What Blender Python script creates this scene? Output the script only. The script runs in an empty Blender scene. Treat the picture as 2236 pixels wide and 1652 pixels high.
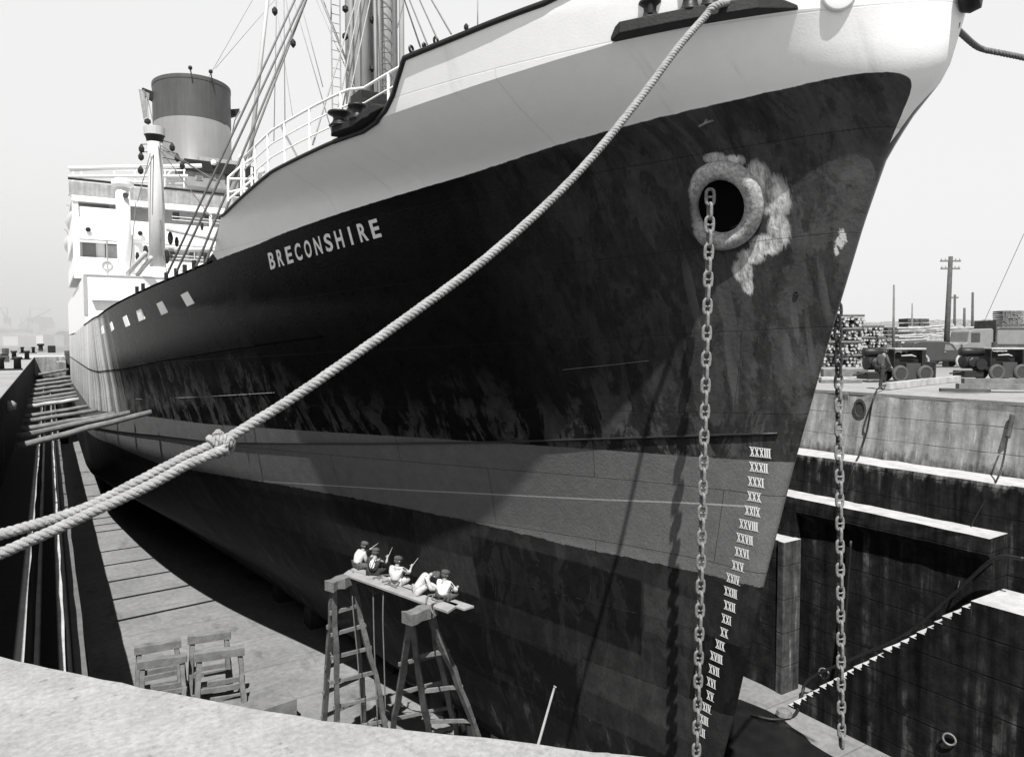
import bpy, bmesh, math, random
import numpy as np
from mathutils import Vector, Matrix, Quaternion
random.seed(7)
SC = bpy.context.scene
COL = SC.collection
R = math.radians

# ------------------------------------------------------------------ camera, world, sun
EYE = 2.05                                    # eye height over the quay, quay at z = 0
FPX, CX, CY, HY, VX = 1600., 1118., 826., 745., 105.
YAW, PITCH = math.atan((CX-VX)/FPX), math.atan((CY-HY)/FPX)
cam = bpy.data.cameras.new('camera'); cam_o = bpy.data.objects.new('camera', cam); COL.objects.link(cam_o)
cam.sensor_width = 36; cam.lens = 36*FPX/2236; cam.clip_end = 6000; cam.clip_start = .05
cam_o.location = (0, 0, EYE); cam_o.rotation_euler = (math.pi/2-PITCH, 0, -YAW)
SC.camera = cam_o
SUN = Vector((-.335, -.53, 1.)).normalized()   # towards the sun
sun = bpy.data.lights.new('sun', 'SUN'); sun.energy = 5.0; sun.angle = R(.5); sun.color = (1, .99, .98)
sun_o = bpy.data.objects.new('sun', sun); COL.objects.link(sun_o)
sun_o.rotation_euler = SUN.to_track_quat('Z', 'Y').to_euler(); sun_o.location = (0, 0, 60)
W = bpy.data.worlds.new('World'); SC.world = W; W.use_nodes = True
nt = W.node_tree; nt.nodes.clear()
out = nt.nodes.new('ShaderNodeOutputWorld'); bg = nt.nodes.new('ShaderNodeBackground')
sky = nt.nodes.new('ShaderNodeTexSky'); sky.sky_type = 'NISHITA'; sky.sun_disc = False
sky.sun_elevation = math.asin(SUN.z); sky.sun_rotation = math.atan2(SUN.x, SUN.y)
sky.dust_density = 5.0; sky.air_density = 1.6; sky.ozone_density = 1
bw = nt.nodes.new('ShaderNodeRGBToBW'); bg.inputs['Strength'].default_value = .1
nt.links.new(sky.outputs[0], bw.inputs[0])
# hazy white air low down (panchromatic film), darker blue overhead
tcw = nt.nodes.new('ShaderNodeTexCoord'); sxyz = nt.nodes.new('ShaderNodeSeparateXYZ'); nt.links.new(tcw.outputs['Generated'], sxyz.inputs[0])
hz = nt.nodes.new('ShaderNodeMapRange'); hz.interpolation_type = 'SMOOTHSTEP'
for i_, v_ in ((1, .40), (2, .8), (3, 5.55), (4, .42)): hz.inputs[i_].default_value = v_
nt.links.new(sxyz.outputs[2], hz.inputs[0])
ad = nt.nodes.new('ShaderNodeMath'); ad.operation = 'MULTIPLY_ADD'; ad.inputs[1].default_value = .12
nt.links.new(bw.outputs[0], ad.inputs[0]); nt.links.new(hz.outputs[0], ad.inputs[2]); nt.links.new(ad.outputs[0], bg.inputs[0]); nt.links.new(bg.outputs[0], out.inputs[0])
SC.view_settings.view_transform = 'Standard'; SC.view_settings.look = 'None'
SC.view_settings.exposure = 0.6; SC.view_settings.gamma = 1
SC.cycles.use_denoising = True
SC.cycles.max_bounces = 6; SC.cycles.volume_bounces = 1

# ------------------------------------------------------------------ photograph rays (2236 px wide view) -> points of the place
FW = np.array([math.sin(YAW)*math.cos(PITCH), math.cos(YAW)*math.cos(PITCH), -math.sin(PITCH)])
RT = np.array([math.cos(YAW), -math.sin(YAW), 0.]); UP = np.cross(RT, FW)
def ray(x, y): return FW+RT*(x-CX)/FPX-UP*(y-CY)/FPX
def W3(p): return Vector((p[0], p[1], p[2]+EYE))
def at_z(x, y, z): d = ray(x, y); return W3(d*((z-EYE)/d[2]))
def at_x(x, y, X): d = ray(x, y); return W3(d*(X/d[0]))
def at_y(x, y, Y): d = ray(x, y); return W3(d*(Y/d[1]))
def at_d(x, y, D): return W3(ray(x, y)*D)

# ------------------------------------------------------------------ materials
def mat(name, c, rough=.8, var=.25, scale=3., bump=.0, bscale=None, streak=0., spec=.3, metal=0., speck=0., stretch=None, dark=None):
    m = bpy.data.materials.new(name); m.use_nodes = True
    n = m.node_tree.nodes; l = m.node_tree.links; b = n['Principled BSDF']
    b.inputs['Roughness'].default_value = rough; b.inputs['Metallic'].default_value = metal
    b.inputs['Specular IOR Level'].default_value = spec
    tc = n.new('ShaderNodeTexCoord'); mp = n.new('ShaderNodeMapping'); l.new(tc.outputs['Object'], mp.inputs[0])
    if stretch: mp.inputs['Scale'].default_value = stretch
    no = n.new('ShaderNodeTexNoise'); no.inputs['Scale'].default_value = scale; no.inputs['Detail'].default_value = 8; no.inputs['Roughness'].default_value = .62
    l.new(mp.outputs[0], no.inputs['Vector'])
    r = n.new('ShaderNodeMapRange'); r.inputs['From Min'].default_value = .28; r.inputs['From Max'].default_value = .72
    r.inputs['To Min'].default_value = c*(1-var); r.inputs['To Max'].default_value = c*(1+var)
    l.new(no.outputs[0], r.inputs[0]); v = r.outputs[0]
    if speck:
        n2 = n.new('ShaderNodeTexNoise'); n2.inputs['Scale'].default_value = scale*9; n2.inputs['Detail'].default_value = 4
        l.new(tc.outputs['Object'], n2.inputs['Vector'])
        r2 = n.new('ShaderNodeMapRange'); r2.inputs['From Min'].default_value = .62; r2.inputs['From Max'].default_value = .74
        r2.inputs['To Min'].default_value = 1; r2.inputs['To Max'].default_value = 1-speck
        l.new(n2.outputs[0], r2.inputs[0]); mu = n.new('ShaderNodeMath'); mu.operation = 'MULTIPLY'; l.new(v, mu.inputs[0]); l.new(r2.outputs[0], mu.inputs[1]); v = mu.outputs[0]
    if streak:
        ms = n.new('ShaderNodeMapping'); ms.inputs['Scale'].default_value = (2.2, 2.2, .12); l.new(tc.outputs['Object'], ms.inputs[0])
        n3 = n.new('ShaderNodeTexNoise'); n3.inputs['Scale'].default_value = 2.; n3.inputs['Detail'].default_value = 6; l.new(ms.outputs[0], n3.inputs['Vector'])
        r3 = n.new('ShaderNodeMapRange'); r3.inputs['From Min'].default_value = .3; r3.inputs['From Max'].default_value = .7
        r3.inputs['To Min'].default_value = 1-streak; r3.inputs['To Max'].default_value = 1+streak
        l.new(n3.outputs[0], r3.inputs[0]); mu = n.new('ShaderNodeMath'); mu.operation = 'MULTIPLY'; l.new(v, mu.inputs[0]); l.new(r3.outputs[0], mu.inputs[1]); v = mu.outputs[0]
    cc = n.new('ShaderNodeCombineColor'); [l.new(v, cc.inputs[i]) for i in range(3)]
    l.new(cc.outputs[0], b.inputs['Base Color'])
    if bump:
        bn = n.new('ShaderNodeTexNoise'); bn.inputs['Scale'].default_value = bscale or scale*3; bn.inputs['Detail'].default_value = 5
        l.new(mp.outputs[0], bn.inputs['Vector'])
        bu = n.new('ShaderNodeBump'); bu.inputs['Strength'].default_value = bump; bu.inputs['Distance'].default_value = .03
        l.new(bn.outputs[0], bu.inputs['Height']); l.new(bu.outputs[0], b.inputs['Normal'])
    return m
def N(m, t, **k):
    x = m.node_tree.nodes.new(t)
    for a, b in k.items(): setattr(x, a, b)
    return x
class G:                                       # tiny node-graph builder on grey values
    def __init__(s, m): s.m = m; s.n = m.node_tree.nodes; s.l = m.node_tree.links
    def sock(s, node, i, v):
        if isinstance(v, (int, float)): node.inputs[i].default_value = v
        elif isinstance(v, tuple): node.inputs[i].default_value = v
        else: s.l.new(v, node.inputs[i])
    def math(s, op, a, b=0., c=None, clamp=False):
        x = s.n.new('ShaderNodeMath'); x.operation = op; x.use_clamp = clamp; s.sock(x, 0, a); s.sock(x, 1, b)
        if c is not None: s.sock(x, 2, c)
        return x.outputs[0]
    def rng(s, v, a, b, c=0., d=1.):
        x = s.n.new('ShaderNodeMapRange'); s.sock(x, 0, v); s.sock(x, 1, a); s.sock(x, 2, b); s.sock(x, 3, c); s.sock(x, 4, d); return x.outputs[0]
    def mix(s, f, a, b): return s.math('ADD', s.math('MULTIPLY', a, s.math('SUBTRACT', 1., f)), s.math('MULTIPLY', b, f))
    def attr(s, name): x = s.n.new('ShaderNodeAttribute'); x.attribute_name = name; return x.outputs['Fac']
    def obj(s):
        x = s.n.new('ShaderNodeTexCoord'); return x.outputs['Object']
    def xyz(s, v): x = s.n.new('ShaderNodeSeparateXYZ'); s.l.new(v, x.inputs[0]); return x.outputs
    def vec(s, a, b, c):
        x = s.n.new('ShaderNodeCombineXYZ'); s.sock(x, 0, a); s.sock(x, 1, b); s.sock(x, 2, c); return x.outputs[0]
    def noise(s, v, sc, det=6., rough=.6, stretch=None, dist=0.):
        if stretch:
            mp = s.n.new('ShaderNodeMapping'); mp.inputs['Scale'].default_value = stretch; s.l.new(v, mp.inputs[0]); v = mp.outputs[0]
        x = s.n.new('ShaderNodeTexNoise'); x.inputs['Scale'].default_value = sc; x.inputs['Detail'].default_value = det; x.inputs['Roughness'].default_value = rough; x.inputs['Distortion'].default_value = dist
        s.l.new(v, x.inputs['Vector']); return x.outputs[0]
    def grey(s, v):
        cc = s.n.new('ShaderNodeCombineColor'); [s.sock(cc, i, v) for i in range(3)]; return cc.outputs[0]
    def bump(s, h, st, dist):
        bu = s.n.new('ShaderNodeBump'); bu.inputs['Strength'].default_value = st; bu.inputs['Distance'].default_value = dist; s.l.new(h, bu.inputs['Height']); return bu.outputs[0]
def newmat(name):
    m = bpy.data.materials.new(name); m.use_nodes = True; return m, G(m), m.node_tree.nodes['Principled BSDF']

M = {}
M['white'] = mat('white paint', .78, .55, .05, 2., streak=.04)
M['whitemetal'] = mat('white gloss paint', .8, .5, .04, 5.)
M['deck'] = mat('deck planking', .2, .8, .2, 4.)
M['canvas'] = mat('grey canvas dodger', .3, .9, .3, 1.5, streak=.25)
M['grey'] = mat('grey painted steel', .34, .6, .12, 3., streak=.1)
M['midgrey'] = mat('varnished teak', .26, .6, .15, 3., streak=.1)
M['glass'] = mat('dark window', .16, .25, .1, 2., spec=.4)
M['pitch'] = mat('pitch black', .006, .9, .2, 4., spec=.0); M['shade'] = mat('dark opening', .05, .8, .2, 2.)
M['black'] = mat('black painted iron', .018, .45, .3, 6., bump=.15)
M['iron'] = mat('dark iron', .014, .6, .35, 8., bump=.2)
M['chain'] = mat('grey chain iron', .19, .75, .45, 9., bump=.4, bscale=30)
M['rope'] = mat('hemp rope', .27, .95, .28, 9., bump=.5, bscale=60)
M['rope2'] = mat('dark hemp line', .13, .95, .3, 9.)
M['wire'] = mat('steel wire', .14, .6, .2, 5.)
M['wire2'] = mat('thin pale wire', .3, .6, .2, 5.)
M['wood'] = mat('weathered timber', .15, .9, .4, 2.2, bump=.5, bscale=14, stretch=(1, 1, 1), speck=.4)
M['woodd'] = mat('dark timber', .07, .9, .4, 2.2, bump=.4, bscale=14)
M['woodl'] = mat('pale sawn timber', .36, .9, .3, 2.2, bump=.3, bscale=14)
M['plank'] = mat('grey staging plank', .26, .9, .2, 2.5, bump=.3, stretch=(1, 1, 1))
M['bark'] = mat('log bark', .13, .95, .5, 4., bump=.6)
M['logend'] = mat('pale cut log end', .36, .9, .45, .7)
M['tyre'] = mat('dusty rubber tyre', .075, .9, .2, 6.)
M['rim'] = mat('dull wheel rim', .04, .6, .2, 6.); M['van'] = mat('dull van paint', .045, .45, .1, 2., spec=.4)
M['lorry'] = mat('pale lorry paint', .2, .5, .12, 2.)
M['skin'] = mat('skin', .3, .6, .1, 8.)
M['cap'] = mat('dark cap cloth', .075, .95, .3, 9.)
M['shirt'] = mat('pale shirt cloth', .5, .95, .12, 9., bump=.5, bscale=18)
M['shirtw'] = mat('white shirt cloth', .8, .95, .06, 9., bump=.5, bscale=18)
M['cloth'] = mat('dark work cloth', .035, .95, .3, 9., bump=.4)
M['clothg'] = mat('grey work cloth', .08, .95, .3, 9., bump=.4)
M['trousers'] = mat('pale trouser cloth', .42, .95, .15, 9., bump=.5, bscale=18)
M['fun_top'] = mat('funnel top paint', .07, .5, .12, .9, streak=.12)
M['fun_low'] = mat('funnel lower paint', .165, .5, .06, .9, streak=.06)
M['post'] = mat('buff mast paint', .43, .55, .07, 1.5, streak=.1)
M['crane'] = mat('distant crane steel', .12, .8, .2, .3)
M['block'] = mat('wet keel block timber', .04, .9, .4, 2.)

# concrete of the quay
m, g, b = newmat('quay concrete'); o = g.obj(); M['quay'] = m
n1 = g.noise(o, .35, 8, .65); n2 = g.noise(o, 3.2, 10, .7); n3 = g.noise(o, 26., 6, .6); n4 = g.noise(o, 9, 4, .5)
v = g.math('MULTIPLY', g.rng(n1, .3, .7, .235, .32), g.rng(n2, .3, .7, .80, 1.14))
v = g.math('MULTIPLY', v, g.rng(n3, .3, .7, .78, 1.16)); n6 = g.noise(o, 60., 3, .6); v = g.math('MULTIPLY', v, g.rng(n6, .64, .7, 1., .55)); n7 = g.noise(o, 1.3, 8, .75, (1., .4, 1.), 1.2); v = g.math('MULTIPLY', v, g.rng(n7, .56, .66, 1., .78)); v = g.math('MULTIPLY', v, g.rng(n4, .64, .72, 1., .6))
b.inputs['Roughness'].default_value = .9; b.inputs['Specular IOR Level'].default_value = .2
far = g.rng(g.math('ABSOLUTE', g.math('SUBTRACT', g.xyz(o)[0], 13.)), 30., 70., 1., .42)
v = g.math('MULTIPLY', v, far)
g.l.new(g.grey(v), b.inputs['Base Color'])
hh = g.math('ADD', g.math('MULTIPLY', n2, .7), g.math('MULTIPLY', n3, .5)); g.l.new(g.bump(hh, .3, .03), b.inputs['Normal'])
# dock walls
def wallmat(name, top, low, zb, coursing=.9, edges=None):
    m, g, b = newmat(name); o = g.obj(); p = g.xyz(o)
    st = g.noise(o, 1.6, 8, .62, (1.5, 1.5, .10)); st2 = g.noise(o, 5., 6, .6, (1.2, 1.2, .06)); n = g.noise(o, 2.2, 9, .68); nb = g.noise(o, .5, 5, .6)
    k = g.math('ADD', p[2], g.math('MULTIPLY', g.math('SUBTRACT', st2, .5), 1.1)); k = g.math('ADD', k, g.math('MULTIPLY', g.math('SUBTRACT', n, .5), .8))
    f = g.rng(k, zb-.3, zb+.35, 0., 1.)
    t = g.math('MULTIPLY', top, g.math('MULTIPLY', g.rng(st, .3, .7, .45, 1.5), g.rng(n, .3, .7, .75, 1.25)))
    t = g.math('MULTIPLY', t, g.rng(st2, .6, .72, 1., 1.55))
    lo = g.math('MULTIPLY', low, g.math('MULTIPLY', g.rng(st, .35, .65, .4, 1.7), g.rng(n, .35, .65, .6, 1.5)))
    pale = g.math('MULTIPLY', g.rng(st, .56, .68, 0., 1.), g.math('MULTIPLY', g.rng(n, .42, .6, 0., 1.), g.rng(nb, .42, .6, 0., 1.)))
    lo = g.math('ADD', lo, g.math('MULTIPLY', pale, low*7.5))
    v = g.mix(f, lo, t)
    # upward faces are coloured paler than upright ones
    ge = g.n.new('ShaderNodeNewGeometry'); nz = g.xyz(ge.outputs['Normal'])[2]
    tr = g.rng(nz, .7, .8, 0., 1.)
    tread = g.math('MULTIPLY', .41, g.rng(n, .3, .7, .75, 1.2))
    if edges:                                  # sunlit strip painted on each outer lip, the shaded rest kept dark
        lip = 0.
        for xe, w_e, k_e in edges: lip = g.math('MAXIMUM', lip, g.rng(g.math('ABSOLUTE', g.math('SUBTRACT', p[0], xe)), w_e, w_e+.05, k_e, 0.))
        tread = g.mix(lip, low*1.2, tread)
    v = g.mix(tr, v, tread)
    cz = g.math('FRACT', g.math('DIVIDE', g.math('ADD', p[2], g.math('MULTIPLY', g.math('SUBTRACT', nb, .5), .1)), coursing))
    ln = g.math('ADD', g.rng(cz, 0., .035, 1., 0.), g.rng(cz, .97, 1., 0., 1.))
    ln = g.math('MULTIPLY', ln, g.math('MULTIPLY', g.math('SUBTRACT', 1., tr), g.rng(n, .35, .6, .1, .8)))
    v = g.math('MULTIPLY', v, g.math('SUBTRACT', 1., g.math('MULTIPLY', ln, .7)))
    g.l.new(g.grey(v), b.inputs['Base Color']); b.inputs['Roughness'].default_value = .85; b.inputs['Specular IOR Level'].default_value = .05
    g.l.new(g.bump(g.math('SUBTRACT', n, g.math('MULTIPLY', ln, .5)), .6, .05), b.inputs['Normal'])
    return m
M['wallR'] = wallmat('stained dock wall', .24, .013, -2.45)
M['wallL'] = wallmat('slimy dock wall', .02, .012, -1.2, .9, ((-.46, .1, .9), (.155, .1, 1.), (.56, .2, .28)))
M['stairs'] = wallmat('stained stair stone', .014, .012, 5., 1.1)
# dock floor with dark cross lines painted for the shores' shadows
m, g, b = newmat('dock floor concrete'); o = g.obj(); p = g.xyz(o); M['floor'] = m
n1 = g.noise(o, .5, 8, .65); n2 = g.noise(o, 4., 8, .65); n5 = g.noise(o, .9, 6, .6, (1, .35, 1))
v = g.math('MULTIPLY', g.rng(n1, .3, .7, .15, .215), g.rng(n2, .3, .7, .82, 1.15))
v = g.math('MULTIPLY', v, g.rng(n5, .58, .72, 1., .6))
jy = g.math('FRACT', g.math('DIVIDE', g.math('ADD', p[1], 1.2), 3.35)); j = g.rng(g.math('ABSOLUTE', g.math('SUBTRACT', jy, .5)), .0, .022, 1., 0.)
v = g.math('MULTIPLY', v, g.math('SUBTRACT', 1., g.math('MULTIPLY', g.math('GREATER_THAN', j, .6), .35)))
g.l.new(g.grey(v), b.inputs['Base Color']); b.inputs['Roughness'].default_value = .85
g.l.new(g.bump(n2, .4, .04), b.inputs['Normal'])

# ------------------------------------------------------------------ mesh helpers
class MB:
    def __init__(s): s.v = []; s.f = []
    def add(s, vs, fs):
        k = len(s.v); s.v += [tuple(p) for p in vs]; s.f += [tuple(i+k for i in f) for f in fs]; return s
    def box(s, c, d, rz=0., rot=None):
        x, y, z = d[0]/2, d[1]/2, d[2]/2; q = rot if rot is not None else Matrix.Rotation(rz, 3, 'Z')
        vs = [Vector(c)+q@Vector((i*x, j*y, k*z)) for i in (-1, 1) for j in (-1, 1) for k in (-1, 1)]
        return s.add(vs, [(0, 1, 3, 2), (4, 6, 7, 5), (0, 4, 5, 1), (2, 3, 7, 6), (0, 2, 6, 4), (1, 5, 7, 3)])
    def bb(s, a, b): return s.box([(a[i]+b[i])/2 for i in range(3)], [abs(b[i]-a[i]) for i in range(3)])
    def bar(s, a, b, w, h, up=(0, 0, 1)):
        a, b = Vector(a), Vector(b); d = (b-a); L = d.length; d.normalize(); u = Vector(up)
        if abs(d.dot(u)) > .98: u = Vector((1, 0, 0))
        r = d.cross(u).normalized(); u = r.cross(d)
        return s.box((a+b)/2, (L, w, h), rot=Matrix((d, r, u)).transposed())
    def tube(s, pts, r, n=8, caps=True):
        pts = [Vector(p) for p in pts]; rs = r if isinstance(r, (list, tuple)) else [r]*len(pts)
        k = len(s.v); pr = None
        for i, p in enumerate(pts):
            d = (pts[min(i+1, len(pts)-1)]-pts[max(i-1, 0)])
            d = d.normalized() if d.length > 1e-9 else Vector((0, 0, 1))
            if pr is None:
                u = Vector((0, 0, 1)) if abs(d.z) < .95 else Vector((1, 0, 0)); pr = d.cross(u).normalized()
            else: pr = (pr-d*pr.dot(d)).normalized()
            q = d.cross(pr)
            for j in range(n):
                a = 2*math.pi*j/n; s.v.append(tuple(p+(pr*math.cos(a)+q*math.sin(a))*rs[i]))
        for i in range(len(pts)-1):
            for j in range(n):
                a = k+i*n+j; c = k+i*n+(j+1) % n; s.f.append((a, c, c+n, a+n))
        if caps:
            s.f.append(tuple(k+j for j in range(n-1, -1, -1))); e = k+(len(pts)-1)*n; s.f.append(tuple(e+j for j in range(n)))
        return s
    def lathe(s, c, prof, n=20, axis=(0, 0, 1), sx=1., sy=1.):
        ax = Vector(axis).normalized(); u = Vector((1, 0, 0)) if abs(ax.x) < .9 else Vector((0, 1, 0)); u = (u-ax*u.dot(ax)).normalized(); w = ax.cross(u); k = len(s.v)
        for r, z in prof:
            for j in range(n):
                a = 2*math.pi*j/n; s.v.append(tuple(Vector(c)+ax*z+u*(r*sx*math.cos(a))+w*(r*sy*math.sin(a))))
        for i in range(len(prof)-1):
            for j in range(n):
                a = k+i*n+j; b_ = k+i*n+(j+1) % n; s.f.append((a, b_, b_+n, a+n))
        s.f.append(tuple(k+j for j in range(n-1, -1, -1))); e = k+(len(prof)-1)*n; s.f.append(tuple(e+j for j in range(n)))
        return s
    def prism(s, poly, d):                     # polygon (list of 3d points) pushed along d
        d = Vector(d); n = len(poly); a = [Vector(p) for p in poly]
        return s.add(a+[p+d for p in a], [tuple(range(n-1, -1, -1)), tuple(range(n, 2*n))]+[(i, (i+1) % n, (i+1) % n+n, i+n) for i in range(n)])
    def quad(s, a, b, c, d): return s.add([a, b, c, d], [(0, 1, 2, 3)])
    def torus(s, c, ax, R_, r, n=32, k=12, u=None, sx=1., sy=1.):
        ax = Vector(ax).normalized(); u = Vector(u) if u is not None else (Vector((0, 0, 1)) if abs(ax.z) < .9 else Vector((1, 0, 0))); u = (u-ax*u.dot(ax)).normalized(); w = ax.cross(u); o_ = len(s.v)
        for i in range(n):
            a = 2*math.pi*i/n; e = u*math.cos(a)*sx+w*math.sin(a)*sy; en = e.normalized()
            for j in range(k):
                t = 2*math.pi*j/k; s.v.append(tuple(Vector(c)+e*R_+en*(r*math.cos(t))+ax*(r*math.sin(t))))
        for i in range(n):
            for j in range(k):
                s.f.append((o_+i*k+j, o_+((i+1) % n)*k+j, o_+((i+1) % n)*k+(j+1) % k, o_+i*k+(j+1) % k))
        return s
    def mesh(s, name, smooth=False, fix=True):
        me = bpy.data.meshes.new(name); me.from_pydata(s.v, [], s.f)
        if fix:
            bm = bmesh.new(); bm.from_mesh(me); bmesh.ops.recalc_face_normals(bm, faces=bm.faces); bm.to_mesh(me); bm.free()
        if smooth: me.polygons.foreach_set('use_smooth', [True]*len(me.polygons)); me.update()
        return me
    def build(s, name, material, parent=None, smooth=False, bevel=0., fix=True, origin=None):
        if origin is not None: s.v = [(p[0]-origin[0], p[1]-origin[1], p[2]-origin[2]) for p in s.v]
        o = bpy.data.objects.new(name, s.mesh(name, smooth, fix)); COL.objects.link(o); o.data.materials.append(material)
        if origin is not None: o.location = origin
        if parent is not None:
            o.parent = parent
            if origin is None: o.location = -wloc(parent)
            else: o.location = Vector(origin)-wloc(parent)
        if bevel:
            md = o.modifiers.new('bevel', 'BEVEL'); md.width = bevel; md.segments = 2; md.limit_method = 'ANGLE'
        return o
def wloc(o):
    v = Vector((0, 0, 0))
    while o is not None: v += o.location; o = o.parent
    return v
def tag(o, label=None, cat=None, group=None, kind=None):
    if label: o['label'] = label
    if cat: o['category'] = cat
    if group: o['group'] = group
    if kind: o['kind'] = kind
    return o
def empty(name, loc, label=None, cat=None, group=None):
    o = bpy.data.objects.new(name, None); COL.objects.link(o); o.location = loc; o.empty_display_size = .3
    return tag(o, label, cat, group)
def copy_tree(o, parent=None):
    c = o.copy(); COL.objects.link(c)
    if parent is not None: c.parent = parent
    for ch in list(o.children): copy_tree(ch, c)
    return c
def smooth_path(pts, n=10):                    # Catmull-Rom
    P = [Vector(p) for p in pts]; P = [2*P[0]-P[1]]+P+[2*P[-1]-P[-2]]; o = []
    for i in range(1, len(P)-2):
        a, b_, c, d = P[i-1:i+3]
        for k in range(n):
            t = k/n; o.append(.5*((2*b_)+(c-a)*t+(2*a-5*b_+4*c-d)*t*t+(3*b_-a-3*c+d)*t**3))
    o.append(P[-2]); return o
def strands(mb, path, r, lay, n=6, ns=3):      # laid rope: three strands twisted round the path
    L = 0.; ac = []
    for i, p in enumerate(path):
        if i: L += (p-path[i-1]).length
        ac.append(L)
    step = lay/10; m_ = max(4, int(L/step)); res = []
    j = 0
    for q in range(m_+1):
        d = L*q/m_
        while j < len(path)-2 and ac[j+1] < d: j += 1
        t = (d-ac[j])/max(1e-6, ac[j+1]-ac[j]); res.append((path[j].lerp(path[j+1], t), d))
    pr = None; fr = []
    for i, (p, d) in enumerate(res):
        a = (res[min(i+1, m_)][0]-res[max(i-1, 0)][0]).normalized()
        if pr is None: pr = a.cross(Vector((0, 0, 1))).normalized()
        pr = (pr-a*pr.dot(a)).normalized(); fr.append((p, pr.copy(), a.cross(pr), d))
    for k in range(ns):
        mb.tube([p+(u*math.cos(2*math.pi*(d/lay+k/ns))+w*math.sin(2*math.pi*(d/lay+k/ns)))*r*.52 for p, u, w, d in fr], r*.56, n)
    return mb

# ------------------------------------------------------------------ THE DOCK (setting)
FLOOR = -11.45
XL, XR, YEND = -1.5, 27.6, 124.
HEAD = [(XL, 9.4), (-1.3, 7.9), (-.92, 6.9)]+[tuple(at_z(x, y, 0))[:2] for x, y in ((0, 1427), (150, 1460), (320, 1497), (585, 1545), (850, 1583), (1118, 1611), (1300, 1634), (1440, 1649))]+[(3.6, 1.5), (5., .6), (8., -.6), (13., -1.6), (18., -.6), (21.5, 1.2), (24., 3.2), (26., 5.7), (27.1, 7.7), (XR, 9.2)]
mb = MB()
def dense(P, st=.12):
    o = []
    for a, b_ in zip(P, P[1:]):
        n = max(1, int((Vector(b_)-Vector(a)).length/st))
        o += [tuple(Vector(a).lerp(Vector(b_), k/n)) for k in range(n)]
    return o+[P[-1]]
rnd = random.Random(3)
sm = [tuple(p)[:2] for p in smooth_path([(x, y, 0) for x, y in HEAD], 4)]
hd = [(x+rnd.gauss(0, .0045), y+rnd.gauss(0, .0045)) for x, y in dense(sm, .12)]
hd[0] = (XL, 9.4); hd[-1] = (XR, 9.2)
big = 2500.
vs = []; fs = []
for x, y in hd: vs += [(x, y, 0), (x, y, -.0), (x, -big, 0)]
# worn edge: top face set back a little, then a chamfer, then the wall
vs = []; nh = len(hd)
for i, (x, y) in enumerate(hd):
    t = Vector(hd[min(i+1, nh-1)])-Vector(hd[max(i-1, 0)]); nrm = Vector((-t.y, t.x)).normalized()   # towards the dock
    e = .022+rnd.random()*.008
    vs += [(x-nrm.x*e, y-nrm.y*e, 0), (x, y, -.02-rnd.random()*.006), (x, -big, 0)]
for i in range(nh-1):
    a = i*3; c = a+3; fs += [(a, c, c+2, a+2), (a, a+1, c+1, c)]
mb.add(vs, fs)
mb.quad((-big, -big, 0), (XL, -big, 0), (XL, 9.4, 0), (-big, 9.4, 0))
mb.quad((-big, 9.4, 0), (XL, 9.4, 0), (XL, YEND, 0), (-big, YEND, 0))
mb.quad((XR, -big, 0), (big, -big, 0), (big, 9.2, 0), (XR, 9.2, 0))
mb.quad((XR, 9.2, 0), (big, 9.2, 0), (big, YEND, 0), (XR, YEND, 0))
mb.quad((-big, YEND, 0), (big, YEND, 0), (big, big, 0), (-big, big, 0))
mb.quad((XR, 9.2, 0), (XR, YEND, 0), (XR+.012, YEND, -.12), (XR+.012, 9.2, -.12)); mb.quad((XL, 9.4, 0), (XL, YEND, 0), (XL-.012, YEND, -.12), (XL-.012, 9.4, -.12))
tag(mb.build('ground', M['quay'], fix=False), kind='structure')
mb = MB(); mb.quad((-6, -6, FLOOR), (32, -6, FLOOR), (32, YEND+4, FLOOR), (-6, YEND+4, FLOOR))
tag(mb.build('dock_floor', M['floor']), kind='structure')
def extrude(mb, prof, y0, y1, caps=True, step=2.5, jit=.0):
    n = len(prof); ny = max(1, int((y1-y0)/step)); k = len(mb.v); rn = random.Random(int(y0*7+n))
    for j in range(ny+1):
        y = y0+(y1-y0)*j/ny
        for i, (x, z) in enumerate(prof): mb.v.append((x+rn.gauss(0, jit), y, z+rn.gauss(0, jit*.4)))
    for j in range(ny):
        for i in range(n-1): a = k+j*n+i; mb.f.append((a, a+1, a+1+n, a+n))
    if caps:
        for j in (0, ny): mb.f.append(tuple(k+j*n+i for i in range(n)))
def rz(h): return EYE-h                        # depth below the eye -> z
# left side: coping overhangs nothing, three narrow altars
profL = [(XL-3, -.06), (XL, -.05), (XL, rz(5.08)), (-.46, rz(5.08)), (-.43, rz(5.3)), (-.43, rz(6.77)), (.155, rz(6.77)), (.18, rz(7.0)), (.18, rz(7.75)), (.60, rz(7.75)), (.63, rz(8.0)), (.8, FLOOR-.2), (XL-3, FLOOR-.2)]
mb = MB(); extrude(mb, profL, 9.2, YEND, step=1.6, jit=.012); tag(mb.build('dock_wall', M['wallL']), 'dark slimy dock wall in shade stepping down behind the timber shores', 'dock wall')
profR0 = [(XR+3, -.06), (XR+.02, -.05), (XR, -.35), (27.3, rz(4.58)), (25.7, rz(4.58)), (25.66, rz(4.75)), (25.6, rz(6.08)), (24.45, rz(6.08)), (24.4, rz(6.3))]
profRa = profR0+[(24.36, rz(7.63)), (23.5, rz(7.63)), (23.45, rz(7.9)), (23.4, FLOOR-.2), (XR+3, FLOOR-.2)]
profRb = profR0+[(24.36, rz(6.6)), (24.7, rz(6.9)), (24.7, FLOOR-.2), (XR+3, FLOOR-.2)]
profRc = profR0[:6]+[(25.6, FLOOR-.2), (XR+3, FLOOR-.2)]
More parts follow.
